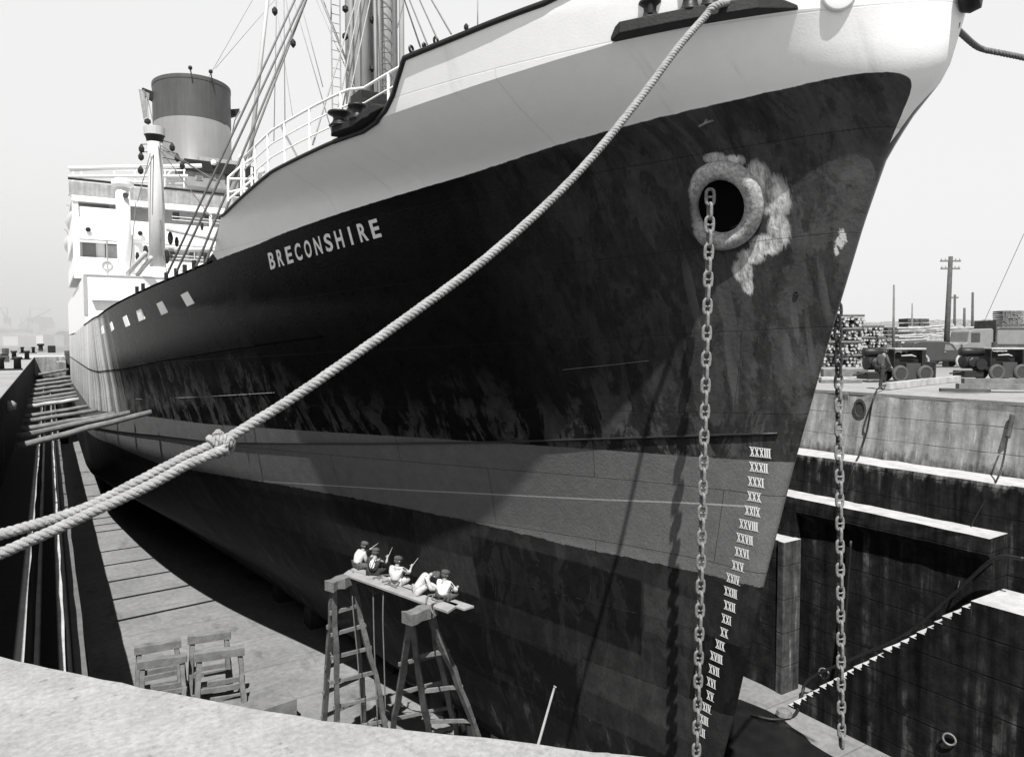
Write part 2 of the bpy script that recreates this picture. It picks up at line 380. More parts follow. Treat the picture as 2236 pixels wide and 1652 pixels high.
mb = MB(); extrude(mb, profRa, 17.9, YEND, step=.7, jit=.022); extrude(mb, profRb, 11., 17.9, step=.55, jit=.02); extrude(mb, profRc, 6., 11., step=.55, jit=.02)
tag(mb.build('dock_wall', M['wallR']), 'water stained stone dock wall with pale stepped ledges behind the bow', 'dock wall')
# head wall under the coping the photographer stands on
mb = MB()
vs = []; fs = []
for i, (x, y) in enumerate(hd): vs += [(x, y, -.05), (x, y, FLOOR-.1)]
for i in range(nh-1): fs.append((2*i, 2*i+1, 2*i+3, 2*i+2))
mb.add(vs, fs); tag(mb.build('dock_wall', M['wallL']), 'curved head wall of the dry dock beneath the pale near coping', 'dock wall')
# far end of the dock
mb = MB(); mb.bb((XL-2, YEND-9, FLOOR-.1), (2.0, YEND+2, .02)); mb.bb((0.9, YEND-11, FLOOR), (2.0, YEND-9, -.6))
tag(mb.build('gate_pier', M['wallR'], bevel=.05), 'grey stone pier at the far end of the dock beside the stern', 'pier')
mb = MB(); mb.bb((2., YEND-2, FLOOR-.1), (30, YEND+1.5, -.4)); mb.bb((2., YEND-2.6, -1.2), (30, YEND-2, -.8)); mb.bb((2, YEND-1.4, -.4), (30, YEND-1.2, .7))
tag(mb.build('dock_gate', M['woodd']), 'dark timber dock gate closing the far end of the dock', 'dock gate')
# floor gutter stones along the right wall and the low kerb
M['pier'] = wallmat('pale pier stone', .12, .055, -4.2, 1.3)  # coloured paler than the dock wall beside it
mb = MB(); mb.bb((23.36, 17.62, FLOOR-.1), (24.38, 17.92, rz(7.60))); tag(mb.build('stone_pier', M['pier'], bevel=.03), 'pale pier end beside the foot of the stone stairs', 'pier')

# stairs down the right wall
S0, S1 = Vector((22.85, 10.75, rz(7.65))), Vector((22.85, 16.95, FLOOR+.05))
ns = 24; dy = (S1.y-S0.y)/ns; dz = (S1.z-S0.z)/ns
mb = MB(); poly = [(22.85, 6.5, FLOOR-.1), (22.85, 6.5, S0.z), (22.85, S0.y, S0.z)]
y, z = S0.y, S0.z
for i in range(ns):
    z += dz; jj = random.gauss(0, .035); poly.append((22.85, y, z+random.gauss(0, .012))); y += dy; poly.append((22.85, y+jj, z+random.gauss(0, .012)))
poly.append((22.85, y, FLOOR-.1))
mb.prism(poly, (2.0, 0, 0))
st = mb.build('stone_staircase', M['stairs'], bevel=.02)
tag(st, 'dark stone staircase with pale treads descending to the dock floor', 'staircase')

# ------------------------------------------------------------------ THE SHIP
XC = 12.1; ZK = -12.33+EYE
SH = [0, 2, 4.5, 7.3, 10, 12.5, 14.4, 15.5, 16.1, 16.7, 18, 20]
SY = [12.2, 10.95, 10.28, 9.64, 8.95, 8.24, 7.68, 7.3, 6.9, 6.35, 6.0, 5.9]
LH = [0, 1, 3, 7.3, 10, 13.5, 16, 17.6, 20]
LE = [62, 60, 54, 48, 46, 38, 32, 27, 27]
PP = [1.0, 1.02, 1.6, 3.0, 2.6, 1.98, 2.15, 3.5, 3.5]
QQ = [1.2, 1.18, 1.25, 1.45, 1.2, 1, 1, 1, 1]
BBx = [8.2, 9.2, 9.9, 10., 10., 10., 10., 10., 10.]
RH = [0, 7, 12, 15, 17, 20]; RR = [.06, .08, .15, .35, .6, .7]
AS, AE = 97., 121.5                            # run aft
fi = lambda x, a, b_: float(np.interp(x, a, b_))
KN = ([0, 30], [30., 30.])                      # knuckle height along the bow, traced below
def stem(h): return fi(h, SH, SY)
def hb(Y, h):
    kn = fi(Y, *KN); he = h
    flat = 0.
    if h > kn and Y < 22: he = kn+(h-kn)*.12; flat = (h-kn)*.05    # bulwark stands up above the knuckle
    s = max(Y-stem(h), 0.); L = fi(he, LH, LE); t = min(s/L, 1.)
    if h > kn and Y < 22:                       # keep plan position of the knuckle
        s = max(Y-stem(h), 0.); t = min(s/L, 1.)
    b_ = fi(h, LH, BBx)*(1-(1-t**fi(he, LH, QQ))**fi(he, LH, PP))+flat*min(1, s/3)
    r = fi(h, RH, RR); b_ = math.sqrt(b_*b_+2*r*s*math.exp(-s/(6*r)))
    if Y > AS:
        u = (Y-AS)/(AE-AS); f = max(0., 1-h/11.5); b_ *= max(.02, 1-min(1, u)**(2.6-1.4*f)*(1. if h < 12 else .75)); b_ -= 0
    return b_
def hullP(Y, h, side=-1, off=0.): return Vector((XC+side*(hb(Y, h)+off), Y, ZK+h))
def hit(x, y, d0=5., d1=90.):
    d = ray(x, y); dz = d[2]; k = d0
    while k < d1:
        h = d[2]*k-(-12.33)
        if 0 < h < 20 and d[1]*k > stem(h) and abs(d[0]*k-XC) < hb(d[1]*k, h):
            lo, hi = k-.06, k
            for _ in range(14):
                m_ = (lo+hi)/2; h = d[2]*m_+12.33
                if d[1]*m_ > stem(h) and abs(d[0]*m_-XC) < hb(d[1]*m_, h): hi = m_
                else: lo = m_
            return d[1]*hi, d[2]*hi+12.33       # Y, h
        k += .06
    return None
def trace(px, ext=None):                      # height of a painted line on the plating, against Y
    q = sorted(hit(x, y) for x, y in px); return [v[0] for v in q], [v[1] for v in q]
k_ = trace([(822, 266), (984, 209), (1150, 155), (1297, 111), (1345, 96), (1500, 66), (1740, 25)])
KN = (k_[0]+[k_[0][-1]+.5, 34.], [v+.02 for v in k_[1]]+[17.6, 17.6])
t1 = trace([(882, 125), (1000, 77), (1195, 2)]); t2 = trace([(868, 170), (858, 205), (842, 238), (820, 263), (790, 284), (730, 305), (590, 372), (482, 470)]); t3 = trace([(462, 571), (400, 597), (300, 640), (215, 690), (180, 712)])
TOPY = [0, 6.0, 7.6]+t1[0]+t2[0]+t3[0]+[80, 100, 121]
TOPH = [19.6, 19.5, 19.0]+t1[1]+t2[1]+t3[1]+[12.95, 13.0, 13.8]
WEND = t3[0][0]; YE = t2[0][-1]
def top(Y): return fi(Y, TOPY, TOPH)
w_ = trace([(554, 537), (617, 510), (712, 476), (797, 448), (1000, 388), (1200, 322), (1398, 267), (1507, 241), (1599, 220), (1717, 193), (1860, 162)])
HW = ([0]+w_[0]+[WEND, WEND+.2, 200], [w_[1][0]+.05]+w_[1]+[t3[1][0]-.01, 16.5, 16.5])
b_ = trace([(1530, 998), (1300, 981), (1070, 965), (800, 948), (450, 925), (336, 910), (250, 900), (200, 892)]); HT = ([0, 8.95]+b_[0]+[90], [10.02, 10.01]+b_[1]+[b_[1][-1]-.3])
b_ = trace([(1530, 1250), (1270, 1197), (1000, 1132), (800, 1092), (600, 1055), (350, 1012), (250, 970), (190, 940)]); HBt = ([0, 9.6]+b_[0]+[90], [7.4, 7.38]+b_[1]+[b_[1][-1]])
b_ = trace([(1655, 1107), (1300, 1090), (900, 1070), (600, 1052), (441, 1039), (290, 1027), (188, 985)]); HC = ([0, b_[0][0]-.1]+b_[0]+[90], [9.06, 9.05]+b_[1]+[b_[1][-1]])
HDk = trace([(1700, 946), (1400, 955), (1065, 965), (800, 968), (480, 965), (350, 950), (200, 928)])
ship = empty('cargo_ship', (XC, 60, ZK), 'black hulled cargo ship with white bow bulwark and round funnel standing in the dry dock', 'cargo ship')

# hull paint: attributes carry the distance to each painted line
m, g, b = newmat('hull paint'); M['hull'] = m
o = g.obj(); p = g.xyz(o)
ew, et, eb, ec = (g.attr(k) for k in ('line_white', 'line_band_top', 'line_band_low', 'line_chalk'))
hgt = g.math('SUBTRACT', p[2], ZK)
yh = g.vec(p[1], hgt, 0.)
wob = g.math('MULTIPLY', g.math('SUBTRACT', g.noise(o, 5., 5), .5), .035)
wob2 = g.math('MULTIPLY', g.math('SUBTRACT', g.noise(o, 3.5, 6, .7), .5), .16)
sw = g.rng(g.math('ADD', ew, wob), -.006, .006, 0., 1.)
stp = g.rng(g.math('ADD', et, wob), -.006, .006, 0., 1.)
sb = g.rng(g.math('ADD', eb, wob2), -.01, .01, 0., 1.)
# plating seams (lapped strakes and butts)
br = g.n.new('ShaderNodeTexBrick'); br.inputs['Scale'].default_value = 1.; br.inputs['Mortar Size'].default_value = .012; br.inputs['Mortar Smooth'].default_value = .3
br.inputs['Brick Width'].default_value = 6.2; br.inputs['Row Height'].default_value = 1.62; br.inputs['Color1'].default_value = (.2,)*3+(1,); br.inputs['Color2'].default_value = (.8,)*3+(1,); br.inputs['Mortar'].default_value = (0, 0, 0, 1); br.inputs['Bias'].default_value = 0
shv = g.vec(g.math('SUBTRACT', p[1], g.math('MULTIPLY', hgt, -.22)), g.math('ADD', hgt, g.math('MULTIPLY', p[1], .045)), 0.)
g.l.new(shv, br.inputs['Vector']); seam = br.outputs['Fac']; tint = g.xyz(br.outputs['Color'])[0]
nA = g.noise(yh, .55, 8, .68, (1., .42, 1.), .6)      # big worn patches, run downwards
nB = g.noise(o, 2.6, 9, .7); nC = g.noise(o, 30., 4, .6); nD = g.noise(yh, 1.7, 8, .65, (1.2, .16, 1.))
nE = g.noise(yh, 1.3, 8, .7, (1.3, .5, 1.), .8)
nF = g.noise(yh, 4.2, 10, .78, (1.5, .6, 1.), .3)
# black topsides with paler rubbed patches low down
lowm = g.rng(g.math('SUBTRACT', hgt, g.math('MULTIPLY', g.math('SUBTRACT', nA, .5), 5.)), 9.6, 11.6, 1., 0.)
bowm = g.rng(p[1], 9.5, 15., 1., .0)
patch = g.math('MULTIPLY', g.rng(g.math('ADD', g.math('MULTIPLY', nE, .6), g.math('MULTIPLY', g.noise(yh, .9, 8, .72, (1., .75, 1.), .4), .4)), .485, .52, 0., 1.), g.math('MAXIMUM', lowm, g.math('MULTIPLY', bowm, .45)))
blk = g.math('MULTIPLY', .0062, g.rng(nB, .3, .7, .75, 1.35))
blk = g.math('ADD', blk, g.math('MULTIPLY', patch, g.math('MULTIPLY', .052, g.rng(nB, .3, .7, .6, 1.4))))
blk = g.math('ADD', blk, g.math('MULTIPLY', bowm, g.math('MULTIPLY', .030, g.math('MULTIPLY', g.rng(nD, .3, .7, .5, 1.5), g.rng(nF, .35, .6, .5, 1.25)))))
# scraped pale area round the hawse pipe: everything measured on the plating (Y, height)
def ell(cy, ch, ry, rh, e0=.75, e1=1.15, nz=nB, amp=.9):
    e0, e1 = (e0+e1)/2-.05, (e0+e1)/2+.05
    a = g.math('DIVIDE', g.math('SUBTRACT', p[1], cy), ry); c = g.math('DIVIDE', g.math('SUBTRACT', hgt, ch), rh)
    d = g.math('SQRT', g.math('ADD', g.math('MULTIPLY', a, a), g.math('MULTIPLY', c, c)))
    d = g.math('ADD', d, g.math('MULTIPLY', g.math('SUBTRACT', nz, .5), amp)); return g.rng(d, e0, e1, 1., 0.)
stbd = g.rng(p[0], XC-.05, XC, 1., 0.)
def sp(x, y): q = hit(x, y); return q
c1, c2, c3, c4, c5, c6 = sp(1675, 455), sp(1640, 585), sp(1622, 655), sp(1838, 525), sp(1590, 690), sp(1615, 345)
def ells(lst, e0, e1, nz, amp):             # one ragged scraped patch out of several overlapping patches
    dm = 9.
    for (x_, y_, ry, rh) in lst:
        q_ = sp(x_, y_); a_ = g.math('DIVIDE', g.math('SUBTRACT', p[1], q_[0]), ry); c_ = g.math('DIVIDE', g.math('SUBTRACT', hgt, q_[1]), rh)
        dm = g.math('MINIMUM', dm, g.math('SQRT', g.math('ADD', g.math('MULTIPLY', a_, a_), g.math('MULTIPLY', c_, c_))))
    return g.rng(g.math('ADD', dm, g.math('MULTIPLY', g.math('SUBTRACT', nz, .5), amp)), e0, e1, 1., 0.)
nH = g.math('ADD', g.math('MULTIPLY', nF, .55), g.math('MULTIPLY', g.noise(yh, 13., 6, .7, (2.4, .28, 1.)), .45))
stain = ells(((1655, 385, .22, .30), (1690, 430, .28, .42), (1700, 500, .20, .36), (1672, 535, .30, .22), (1640, 560, .26, .16), (1622, 592, .20, .26), (1632, 622, .12, .22), (1600, 352, .22, .12), (1560, 345, .2, .10)), .72, 1.0, nH, 2.3)
stain = g.math('MULTIPLY', stain, g.rng(nF, .32, .58, .25, 1.))
stain2 = g.math('MAXIMUM', ell(c5[0], c5[1], .22, 1.3, .6, 1.0, nF, 1.5), g.math('MULTIPLY', ell(c6[0], c6[1], .18, .5, .6, 1., nF, 1.6), .8))
stain3 = ells(((1840, 515, .045, .13), (1833, 530, .05, .10), (1826, 548, .03, .10)), .6, 1.0, g.math('ADD', g.math('MULTIPLY', nH, .5), g.math('MULTIPLY', g.noise(yh, 34., 5, .7, (1., .6, 1.)), .5)), 4.2)
blk = g.mix(g.math('MULTIPLY', stain2, .0), blk, .1)
blk = g.mix(stain, blk, g.math('MULTIPLY', .62, g.rng(nH, .34, .6, .22, 1.25)))
blk = g.mix(stain3, blk, .42)
stain4 = ells(((1590, 690, .16, 1.1), (1598, 800, .12, .9), (1510, 640, .1, .9), (1735, 690, .07, .5), (1720, 770, .08, .5), (1800, 650, .06, .8), (1770, 760, .05, 1.)), .7, 1.0, nH, 2.6)
blk = g.mix(g.math('MULTIPLY', stain4, .8), blk, g.math('MULTIPLY', .085, g.rng(nD, .3, .7, .4, 1.4)))
# red lead band (mid grey on this film), dark bottom
band = g.math('MULTIPLY', .145, g.math('MULTIPLY', g.rng(nB, .3, .7, .86, 1.14), g.rng(nC, .3, .7, .82, 1.18)))
band = g.math('MULTIPLY', band, g.math('MULTIPLY', g.rng(tint, .2, .8, .9, 1.08), g.math('SUBTRACT', 1., g.math('MULTIPLY', seam, .5))))
chk = g.rng(g.math('ABSOLUTE', ec), .012, .022, 1., 0.); band = g.mix(g.math('MULTIPLY', chk, .75), band, .45)
bot = g.math('MULTIPLY', .0075, g.math('MULTIPLY', g.rng(nB, .3, .7, .6, 1.5), g.rng(tint, .2, .8, .4, 3.0)))
wpat = g.math('MULTIPLY', g.rng(nE, .585, .64, 0., 1.), g.math('MULTIPLY', g.rng(hgt, 2., 4.5, 1., 0.), g.rng(nF, .4, .56, .1, 1.)))
r1_, r2_, r3_, r4_ = sp(1036, 1235), sp(800, 1212), sp(930, 1192), sp(1040, 1300)
scr = g.math('MULTIPLY', g.math('MULTIPLY', g.rng(p[1], r1_[0], r1_[0]+.06, 0., 1.), g.rng(p[1], r2_[0], r2_[0]+4., 1., 0.)), g.math('MULTIPLY', g.rng(g.math('ADD', hgt, g.math('MULTIPLY', wob2, 1.5)), r4_[1]-.05, r4_[1]+.02, 0., 1.), g.rng(g.math('ADD', hgt, g.math('MULTIPLY', wob2, 1.5)), r3_[1]-.02, r3_[1]+.05, 1., 0.)))
def rect(xl, xr, yt, yb):                     # one differently painted patch of plating with ragged edges
    ya, yb_ = sorted((sp(xl, (yt+yb)/2)[0], sp(xr, (yt+yb)/2)[0])); ha, hb_ = sorted((sp((xl+xr)/2, yt)[1], sp((xl+xr)/2, yb)[1])); e_ = g.math('MULTIPLY', wob2, .8)
    u_ = g.math('ADD', g.math('ADD', p[1], e_), g.math('MULTIPLY', g.math('SUBTRACT', hgt, (ha+hb_)/2), .05)); v_ = g.math('ADD', g.math('ADD', hgt, e_), g.math('MULTIPLY', g.math('SUBTRACT', p[1], (ya+yb_)/2), -.02))
    return g.math('MULTIPLY', g.math('MULTIPLY', g.rng(u_, ya, ya+.05, 0., 1.), g.rng(u_, yb_-.05, yb_, 1., 0.)), g.math('MULTIPLY', g.rng(v_, ha, ha+.05, 0., 1.), g.rng(v_, hb_-.05, hb_, 1., 0.)))
for xl_, xr_, yt_, yb__, k_f in ((1046, 1400, 1215, 1365, .35), (900, 1255, 1370, 1490, .4), (1405, 1528, 1290, 1400, 1.8), (1265, 1515, 1390, 1560, 1.5), (560, 780, 1110, 1200, 1.5)):
    rc = g.math('MULTIPLY', rect(xl_, xr_, yt_, yb__), stbd); bot = g.mix(rc, bot, g.math('MULTIPLY', bot, k_f))
bot = g.mix(scr, bot, g.math('MULTIPLY', .034, g.rng(nF, .3, .7, .6, 1.4)))
bot = g.mix(g.math('MULTIPLY', wpat, .75), bot, .09)
bot = g.math('ADD', bot, g.math('MULTIPLY', .012, g.math('MULTIPLY', g.rng(nE, .5, .54, 0., 1.), g.rng(nD, .35, .65, .2, 1.))))
bot = g.mix(g.math('MULTIPLY', g.rng(seam, .2, 1., 0., 1.), g.rng(nF, .45, .6, 0., .5)), bot, .07)
sky_sheen = g.rng(g.math('ADD', p[1], g.math('MULTIPLY', g.math('SUBTRACT', g.noise(yh, 1.1, 5, .6, (1., .03, 1.)), .5), 13.)), 38.5, 45., 0., 1.)  # grazing sky reflection painted as pale upright streaks on the after side
sky_sheen = g.math('MULTIPLY', sky_sheen, g.math('MULTIPLY', stbd, g.rng(g.noise(yh, 3., 5, .7, (1., .02, 1.)), .38, .56, .12, 1.)))
blk = g.mix(sky_sheen, blk, .82)
low = g.mix(sb, bot, band)
dk = g.mix(stp, low, g.math('MULTIPLY', blk, g.math('SUBTRACT', 1., g.math('MULTIPLY', seam, .35))))
drip = g.math('MULTIPLY', g.rng(nD, .60, .72, 0., 1.), g.rng(ew, .0, 2.6, 1., .2))
wht = g.math('MULTIPLY', .9, g.math('MULTIPLY', g.rng(nB, .3, .7, .97, 1.02), g.math('SUBTRACT', 1., g.math('MULTIPLY', drip, .22))))
wht = g.math('MULTIPLY', wht, g.math('SUBTRACT', 1., g.math('MULTIPLY', seam, .12)))
col = g.mix(sw, dk, wht)
g.l.new(g.grey(col), b.inputs['Base Color'])
g.l.new(g.mix(g.math('MAXIMUM', sw, g.math('SUBTRACT', 1., stp)), g.math('ADD', .2, g.math('MULTIPLY', nB, .18)), .7), b.inputs['Roughness'])
g.l.new(g.mix(sw, g.mix(stp, .12, .10), .2), b.inputs['Specular IOR Level'])
nG = g.noise(o, 13., 3, .55)
hgtmap = g.math('ADD', g.math('MULTIPLY', g.math('MULTIPLY', nG, g.math('SUBTRACT', 1., sw)), .55),g.math('ADD', g.math('MULTIPLY', seam, -.35), g.math('ADD', g.math('MULTIPLY', nC, .18), g.math('MULTIPLY', g.noise(yh, .8, 3, .5, (1., .3, 1.)), .8))))
g.l.new(g.bump(hgtmap, .45, .03), b.inputs['Normal'])

svals = [0, .004, .012, .025, .045, .07, .1, .14, .19, .25, .32, .4, .5, .62, .75, .9, 1.05]+list(np.arange(1.25, 6, .2))+list(np.arange(6, 6.8, .2))+list(np.arange(6.8, 9.2, .06))+list(np.arange(9.2, 16, .25))+list(np.arange(16, 50, 1.))+list(np.arange(50, 76, 2.))+list(np.arange(76, 112.5, 2.))
NR = 78
def colrows(s):
    T = 18.
    for _ in range(8): T = top(stem(T)+s)
    kn = T*.93
    for _ in range(6): kn = fi(stem(min(kn, 19))+s, *KN)
    kn = min(kn, T-.04)
    lo = np.linspace(0, 12, 44)[:-1]; mid = 12+(kn-12)*np.linspace(0, 1, 25); up = kn+(T-kn)*np.linspace(0, 1, 11)[1:]
    return list(lo)+list(mid)+list(up)
KROW = 43+24
vs = []; at1 = {k: [] for k in ('line_white', 'line_band_top', 'line_band_low', 'line_chalk')}
for side in (-1, 1):
    for s in svals:
        for h in colrows(s):
            Y = stem(h)+s; bb_ = hb(Y, h); vs.append((XC+side*bb_, Y, ZK+h))
            dip = .95*math.exp(-max(0., bb_-.02)/.17)
            wl = fi(Y, *HW)-dip
            at1['line_white'].append(h-wl); at1['line_band_top'].append(h-fi(Y, *HT)); at1['line_band_low'].append(h-fi(Y, *HBt)); at1['line_chalk'].append(h-fi(Y, *HC) if side < 0 and Y > 9.5 else 9.)
ncs = len(svals); nr = len(colrows(1.)); fs = []
for q in range(2):
    for i in range(ncs-1):
        for j in range(nr-1):
            a = (q*ncs+i)*nr+j; f = (a, a+1, a+1+nr, a+nr); fs.append(f if q else f[::-1])
for j in range(nr-1): a = (ncs-1)*nr+j; c = a+ncs*nr; fs.append((a, c, c+1, a+1))     # stern closure
for i in range(ncs-1): a = i*nr; c = a+ncs*nr; fs.append((a, a+nr, c+nr, c))            # flat bottom
hm = MB(); hm.add(vs, fs); hull = hm.build('hull', M['hull'], ship, smooth=True, fix=False)
bm = bmesh.new(); bm.from_mesh(hull.data)
for k, vv in at1.items():
    pass
bm.free()
for k, vv in at1.items():
    a = hull.data.attributes.new(k, 'FLOAT', 'POINT'); a.data.foreach_set('value', vv)
shp = set()
for q in range(2):
    for i in range(ncs-1):
        if svals[i] < 9: shp.add(((q*ncs+i)*nr+KROW, (q*ncs+i+1)*nr+KROW))
sa = hull.data.attributes.new('sharp_edge', 'BOOLEAN', 'EDGE')
for e in hull.data.edges:
    v0, v1 = sorted(e.vertices)
    if (v0, v1) in shp: sa.data[e.index].value = True
bm = bmesh.new(); bm.from_mesh(hull.data); bmesh.ops.remove_doubles(bm, verts=[v for v in bm.verts if abs(v.co.x-XC) < .002], dist=.002); bmesh.ops.recalc_face_normals(bm, faces=bm.faces); bm.to_mesh(hull.data); bm.free()

# decks
def deck(name, y0, y1, drop, n=30):
    mb = MB(); vs = []; fs = []
    for i in range(n+1):
        Y = y0+(y1-y0)*i/n; h = top(Y)-drop if not callable(drop) else drop(Y); w = max(.02, hb(Y, h)-.06)
        vs += [(XC-w, Y, ZK+h), (XC+w, Y, ZK+h)]
    fs = [(2*i, 2*i+1, 2*i+3, 2*i+2) for i in range(n)]
    return mb.add(vs, fs).build(name, M['deck'], ship, fix=False)
deck('forecastle_deck', 6.6, 21., lambda Y: min(fi(Y, *KN)-.15, top(Y)-.12))
deck('well_deck', 21., 58., 1.1)
deck('after_deck', 58., 120., .4)
wq = [hb(YE+.05, h)-.08 for h in (13.4, 15.4)]
mb = MB(); mb.quad((XC-wq[0], YE+.05, ZK+13.4), (XC+wq[0], YE+.05, ZK+13.4), (XC+wq[1], YE+.05, ZK+15.4), (XC-wq[1], YE+.05, ZK+15.4)); mb.build('forecastle_bulkhead', M['white'], ship)
# dark capping rail along bulwark, down the swoop and along the deck edge
def edge_tube(name, ys, r, m_, off=.0, hh=None, n=8):
    out_ = None
    for side in (-1, 1):
        pts = [hullP(Y, (hh(Y) if hh else top(Y)), side, off) for Y in ys]
        mb = MB(); mb.tube(pts, r, n); o_ = mb.build(name, m_, ship, smooth=True)
    return o_
ysr = list(np.arange(6.4, 13., .3))+list(np.arange(13., 16, .06))+list(np.arange(16, YE, .3))+[YE]
def rail_r(Y): return .055 if Y < 16 else .045
for side in (-1, 1):
    pts = [hullP(Y, top(Y)-.02, side, .0) for Y in ysr]
    MB().tube(pts, [rail_r(Y) for Y in ysr], 8).build('bulwark_rail', M['black'], ship, smooth=True)
edge_tube('gunwale', list(np.arange(WEND, 57, .8)), .04, M['pitch'])
edge_tube('rubbing_strake', list(np.arange(21., 100, 1.)), .03, M['pitch'], .0, lambda Y: fi(Y, [20, 25.8, 38, 45.4, 52.3, 100], [12.55, 12.1, 11.06, 10.69, 10.63, 10.6]))
MB().tube([hullP(Y, fi(Y, *HDk), -1, .03) for Y in np.arange(HDk[0][0], 58, .5)], .028, 6).build('slack_cable', M['black'], ship, smooth=True)

for l_, r_ in (([(205, 873), (300, 871), (400, 868), (500, 863), (600, 857)], .011), ([(1230, 807), (1290, 801), (1340, 796), (1418, 787)], .005)):
    hh_ = [hit(*q) for q in l_]; MB().tube([hullP(q[0], q[1], -1, .01) for q in hh_], r_, 5).build('scored_line', M['chain'], hull)
# lettering -------------------------------------------------------------------------
def text_mesh(txt, bold=.0):
    cu = bpy.data.curves.new('lettering', 'FONT'); cu.body = txt; cu.offset = bold; cu.resolution_u = 6
    o_ = bpy.data.objects.new('lettering', cu); COL.objects.link(o_)
    me = bpy.data.meshes.new_from_object(o_.evaluated_get(bpy.context.evaluated_depsgraph_get()))
    bpy.data.objects.remove(o_); vs = [v.co.copy() for v in me.vertices]; fs = [tuple(p_.vertices) for p_ in me.polygons]
    bpy.data.meshes.remove(me); return vs, fs
a0, a1 = hit(592, 589), hit(838, 516); b0, b1 = hit(585, 553), hit(826, 476)
mb = MB(); name = 'BRECONSHIRE'
for i, ch in enumerate(name):
    vs, fs = text_mesh(ch, .028); x0, x1 = min(v.x for v in vs), max(v.x for v in vs); y0, y1 = min(v.y for v in vs), max(v.y for v in vs)
    # letter cells: equal pitch, the I narrow
    cell = i+.14; wd = .66 if ch != 'I' else .2
    if ch == 'I': cell = i+.36
    bm = bmesh.new(); bv = [bm.verts.new(v) for v in vs]
    for f in fs:
        try: bm.faces.new([bv[k] for k in f])
        except ValueError: pass
    pts = []
    for v in bm.verts:
        u = (cell+wd*(v.co.x-x0)/(x1-x0)-.14)/(len(name)-.24); w = (v.co.y-y0)/(y1-y0)
        Y = (a0[0]*(1-u)+a1[0]*u)*(1-w)+(b0[0]*(1-u)+b1[0]*u)*w; h = (a0[1]*(1-u)+a1[1]*u)*(1-w)+(b0[1]*(1-u)+b1[1]*u)*w
        pts.append(hullP(Y, h, -1, .014))
    bm.verts.ensure_lookup_table(); bm.verts.index_update(); mb.add(pts, [tuple(v.index for v in f.verts) for f in bm.faces]); bm.free()
M['portwhite'] = mat('sunlit white behind port', .93, .6, .03, 3.); M['lettering'] = mat('lettering paint', .78, .6, .1, 12.)
mb.build('name_lettering', M['lettering'], hull, fix=False)
# Roman draught marks, a foot apart, with serif bars
ROM = {n_: r_ for n_, r_ in zip(range(12, 34), 'XII XIII XIV XV XVI XVII XVIII XIX XX XXI XXII XXIII XXIV XXV XXVI XXVII XXVIII XXIX XXX XXXI XXXII XXXIII'.split())}
RX = ([12, 13, 14, 15, 16, 17, 18, 19, 20, 21, 22, 23, 24, 25, 26, 27, 28, 29, 30, 31, 32, 33], [1540, 1547, 1553, 1559, 1563, 1571, 1578, 1583, 1590, 1597, 1606, 1610, 1616, 1625, 1636, 1645, 1656, 1661, 1663, 1669, 1678, 1684])
mk = MB()
for n_, rr in ROM.items():
    h0 = n_*.3048; H_ = .172
    Ye = None
    yy = fi(n_, [12, 14, 15, 20, 24.5, 30, 33], [1622+11, 1570+9, 1552, 1406, 1258, 1102, 1002])
    q = hit(fi(n_, *RX), yy); Ye = q[0]
    cw = {'X': .098, 'V': .095, 'I': .045}; tot = sum(cw[c] for c in rr); u = Ye+tot
    def P(uu, w): return hullP(uu, h0+w*H_, -1, .012)
    def stroke(u0, w0, u1, w1, t): mk.quad(P(u0+t/2, w0), P(u0-t/2, w0), P(u1-t/2, w1), P(u1+t/2, w1))
    for c in rr:
        e = u-cw[c]; g_ = .008
        if c == 'X': stroke(u-g_-.01, 1, e+g_+.01, 0, .028); stroke(u-g_-.01, 0, e+g_+.01, 1, .022)
        elif c == 'V': stroke(u-g_-.01, 1, (u+e)/2, 0, .028); stroke(e+g_+.01, 1, (u+e)/2, 0, .022)
        else: stroke((u+e)/2, 0, (u+e)/2, 1, .03)
        u = e
    for w0 in (-.05, 1.0): mk.quad(P(Ye+tot+.012, w0), P(Ye-.012, w0), P(Ye-.012, w0+.07), P(Ye+tot+.012, w0+.07))
mk.build('draught_marks', M['lettering'], hull, fix=False)
# freeing ports in the well bulwark, bright view through them painted as white plates
for quad in (((395, 644), (410, 636), (425, 662), (409, 669)), ((342, 663), (354, 657), (367, 682), (353, 688)), ((298, 679), (308, 674), (317, 696), (304, 702)), ((268, 693), (276, 688), (284, 710), (275, 714)), ((240, 706), (244, 702), (249, 719), (244, 724)), ((221, 714), (225, 710), (228, 727), (223, 731))):
    pp = [hit(*q) for q in quad]; mb = MB()
    mb.prism([hullP(Y, h, -1, .012) for Y, h in pp], (.2, 0, 0)); mb.build('freeing_port_bright_plate', M['portwhite'], hull)
# hawse pipes with heavy bolster rings, one each side
def bolmat():
    m, g, b = newmat('scraped bolster steel'); o = g.obj(); p = g.xyz(o); n = g.noise(o, 4., 8, .7); n2 = g.noise(o, 16., 6, .65)
    k = g.math('ADD', g.math('SUBTRACT', p[1], hq[0]+.28), g.math('MULTIPLY', g.math('SUBTRACT', n, .5), .3)); k = g.math('ADD', k, g.math('MULTIPLY', g.math('SUBTRACT', p[2], ZK+hq[1]-.1), .25))
    paint = g.rng(k, -.03, .03, 0., 1.); v = g.math('MULTIPLY', .40, g.math('MULTIPLY', g.rng(n, .3, .7, .7, 1.3), g.rng(n2, .35, .6, .55, 1.1)))
    g.l.new(g.grey(g.mix(paint, v, .02)), b.inputs['Base Color']); b.inputs['Roughness'].default_value = .8; g.l.new(g.bump(n2, .6, .03), b.inputs['Normal']); return m
hq = hit(1578, 446)
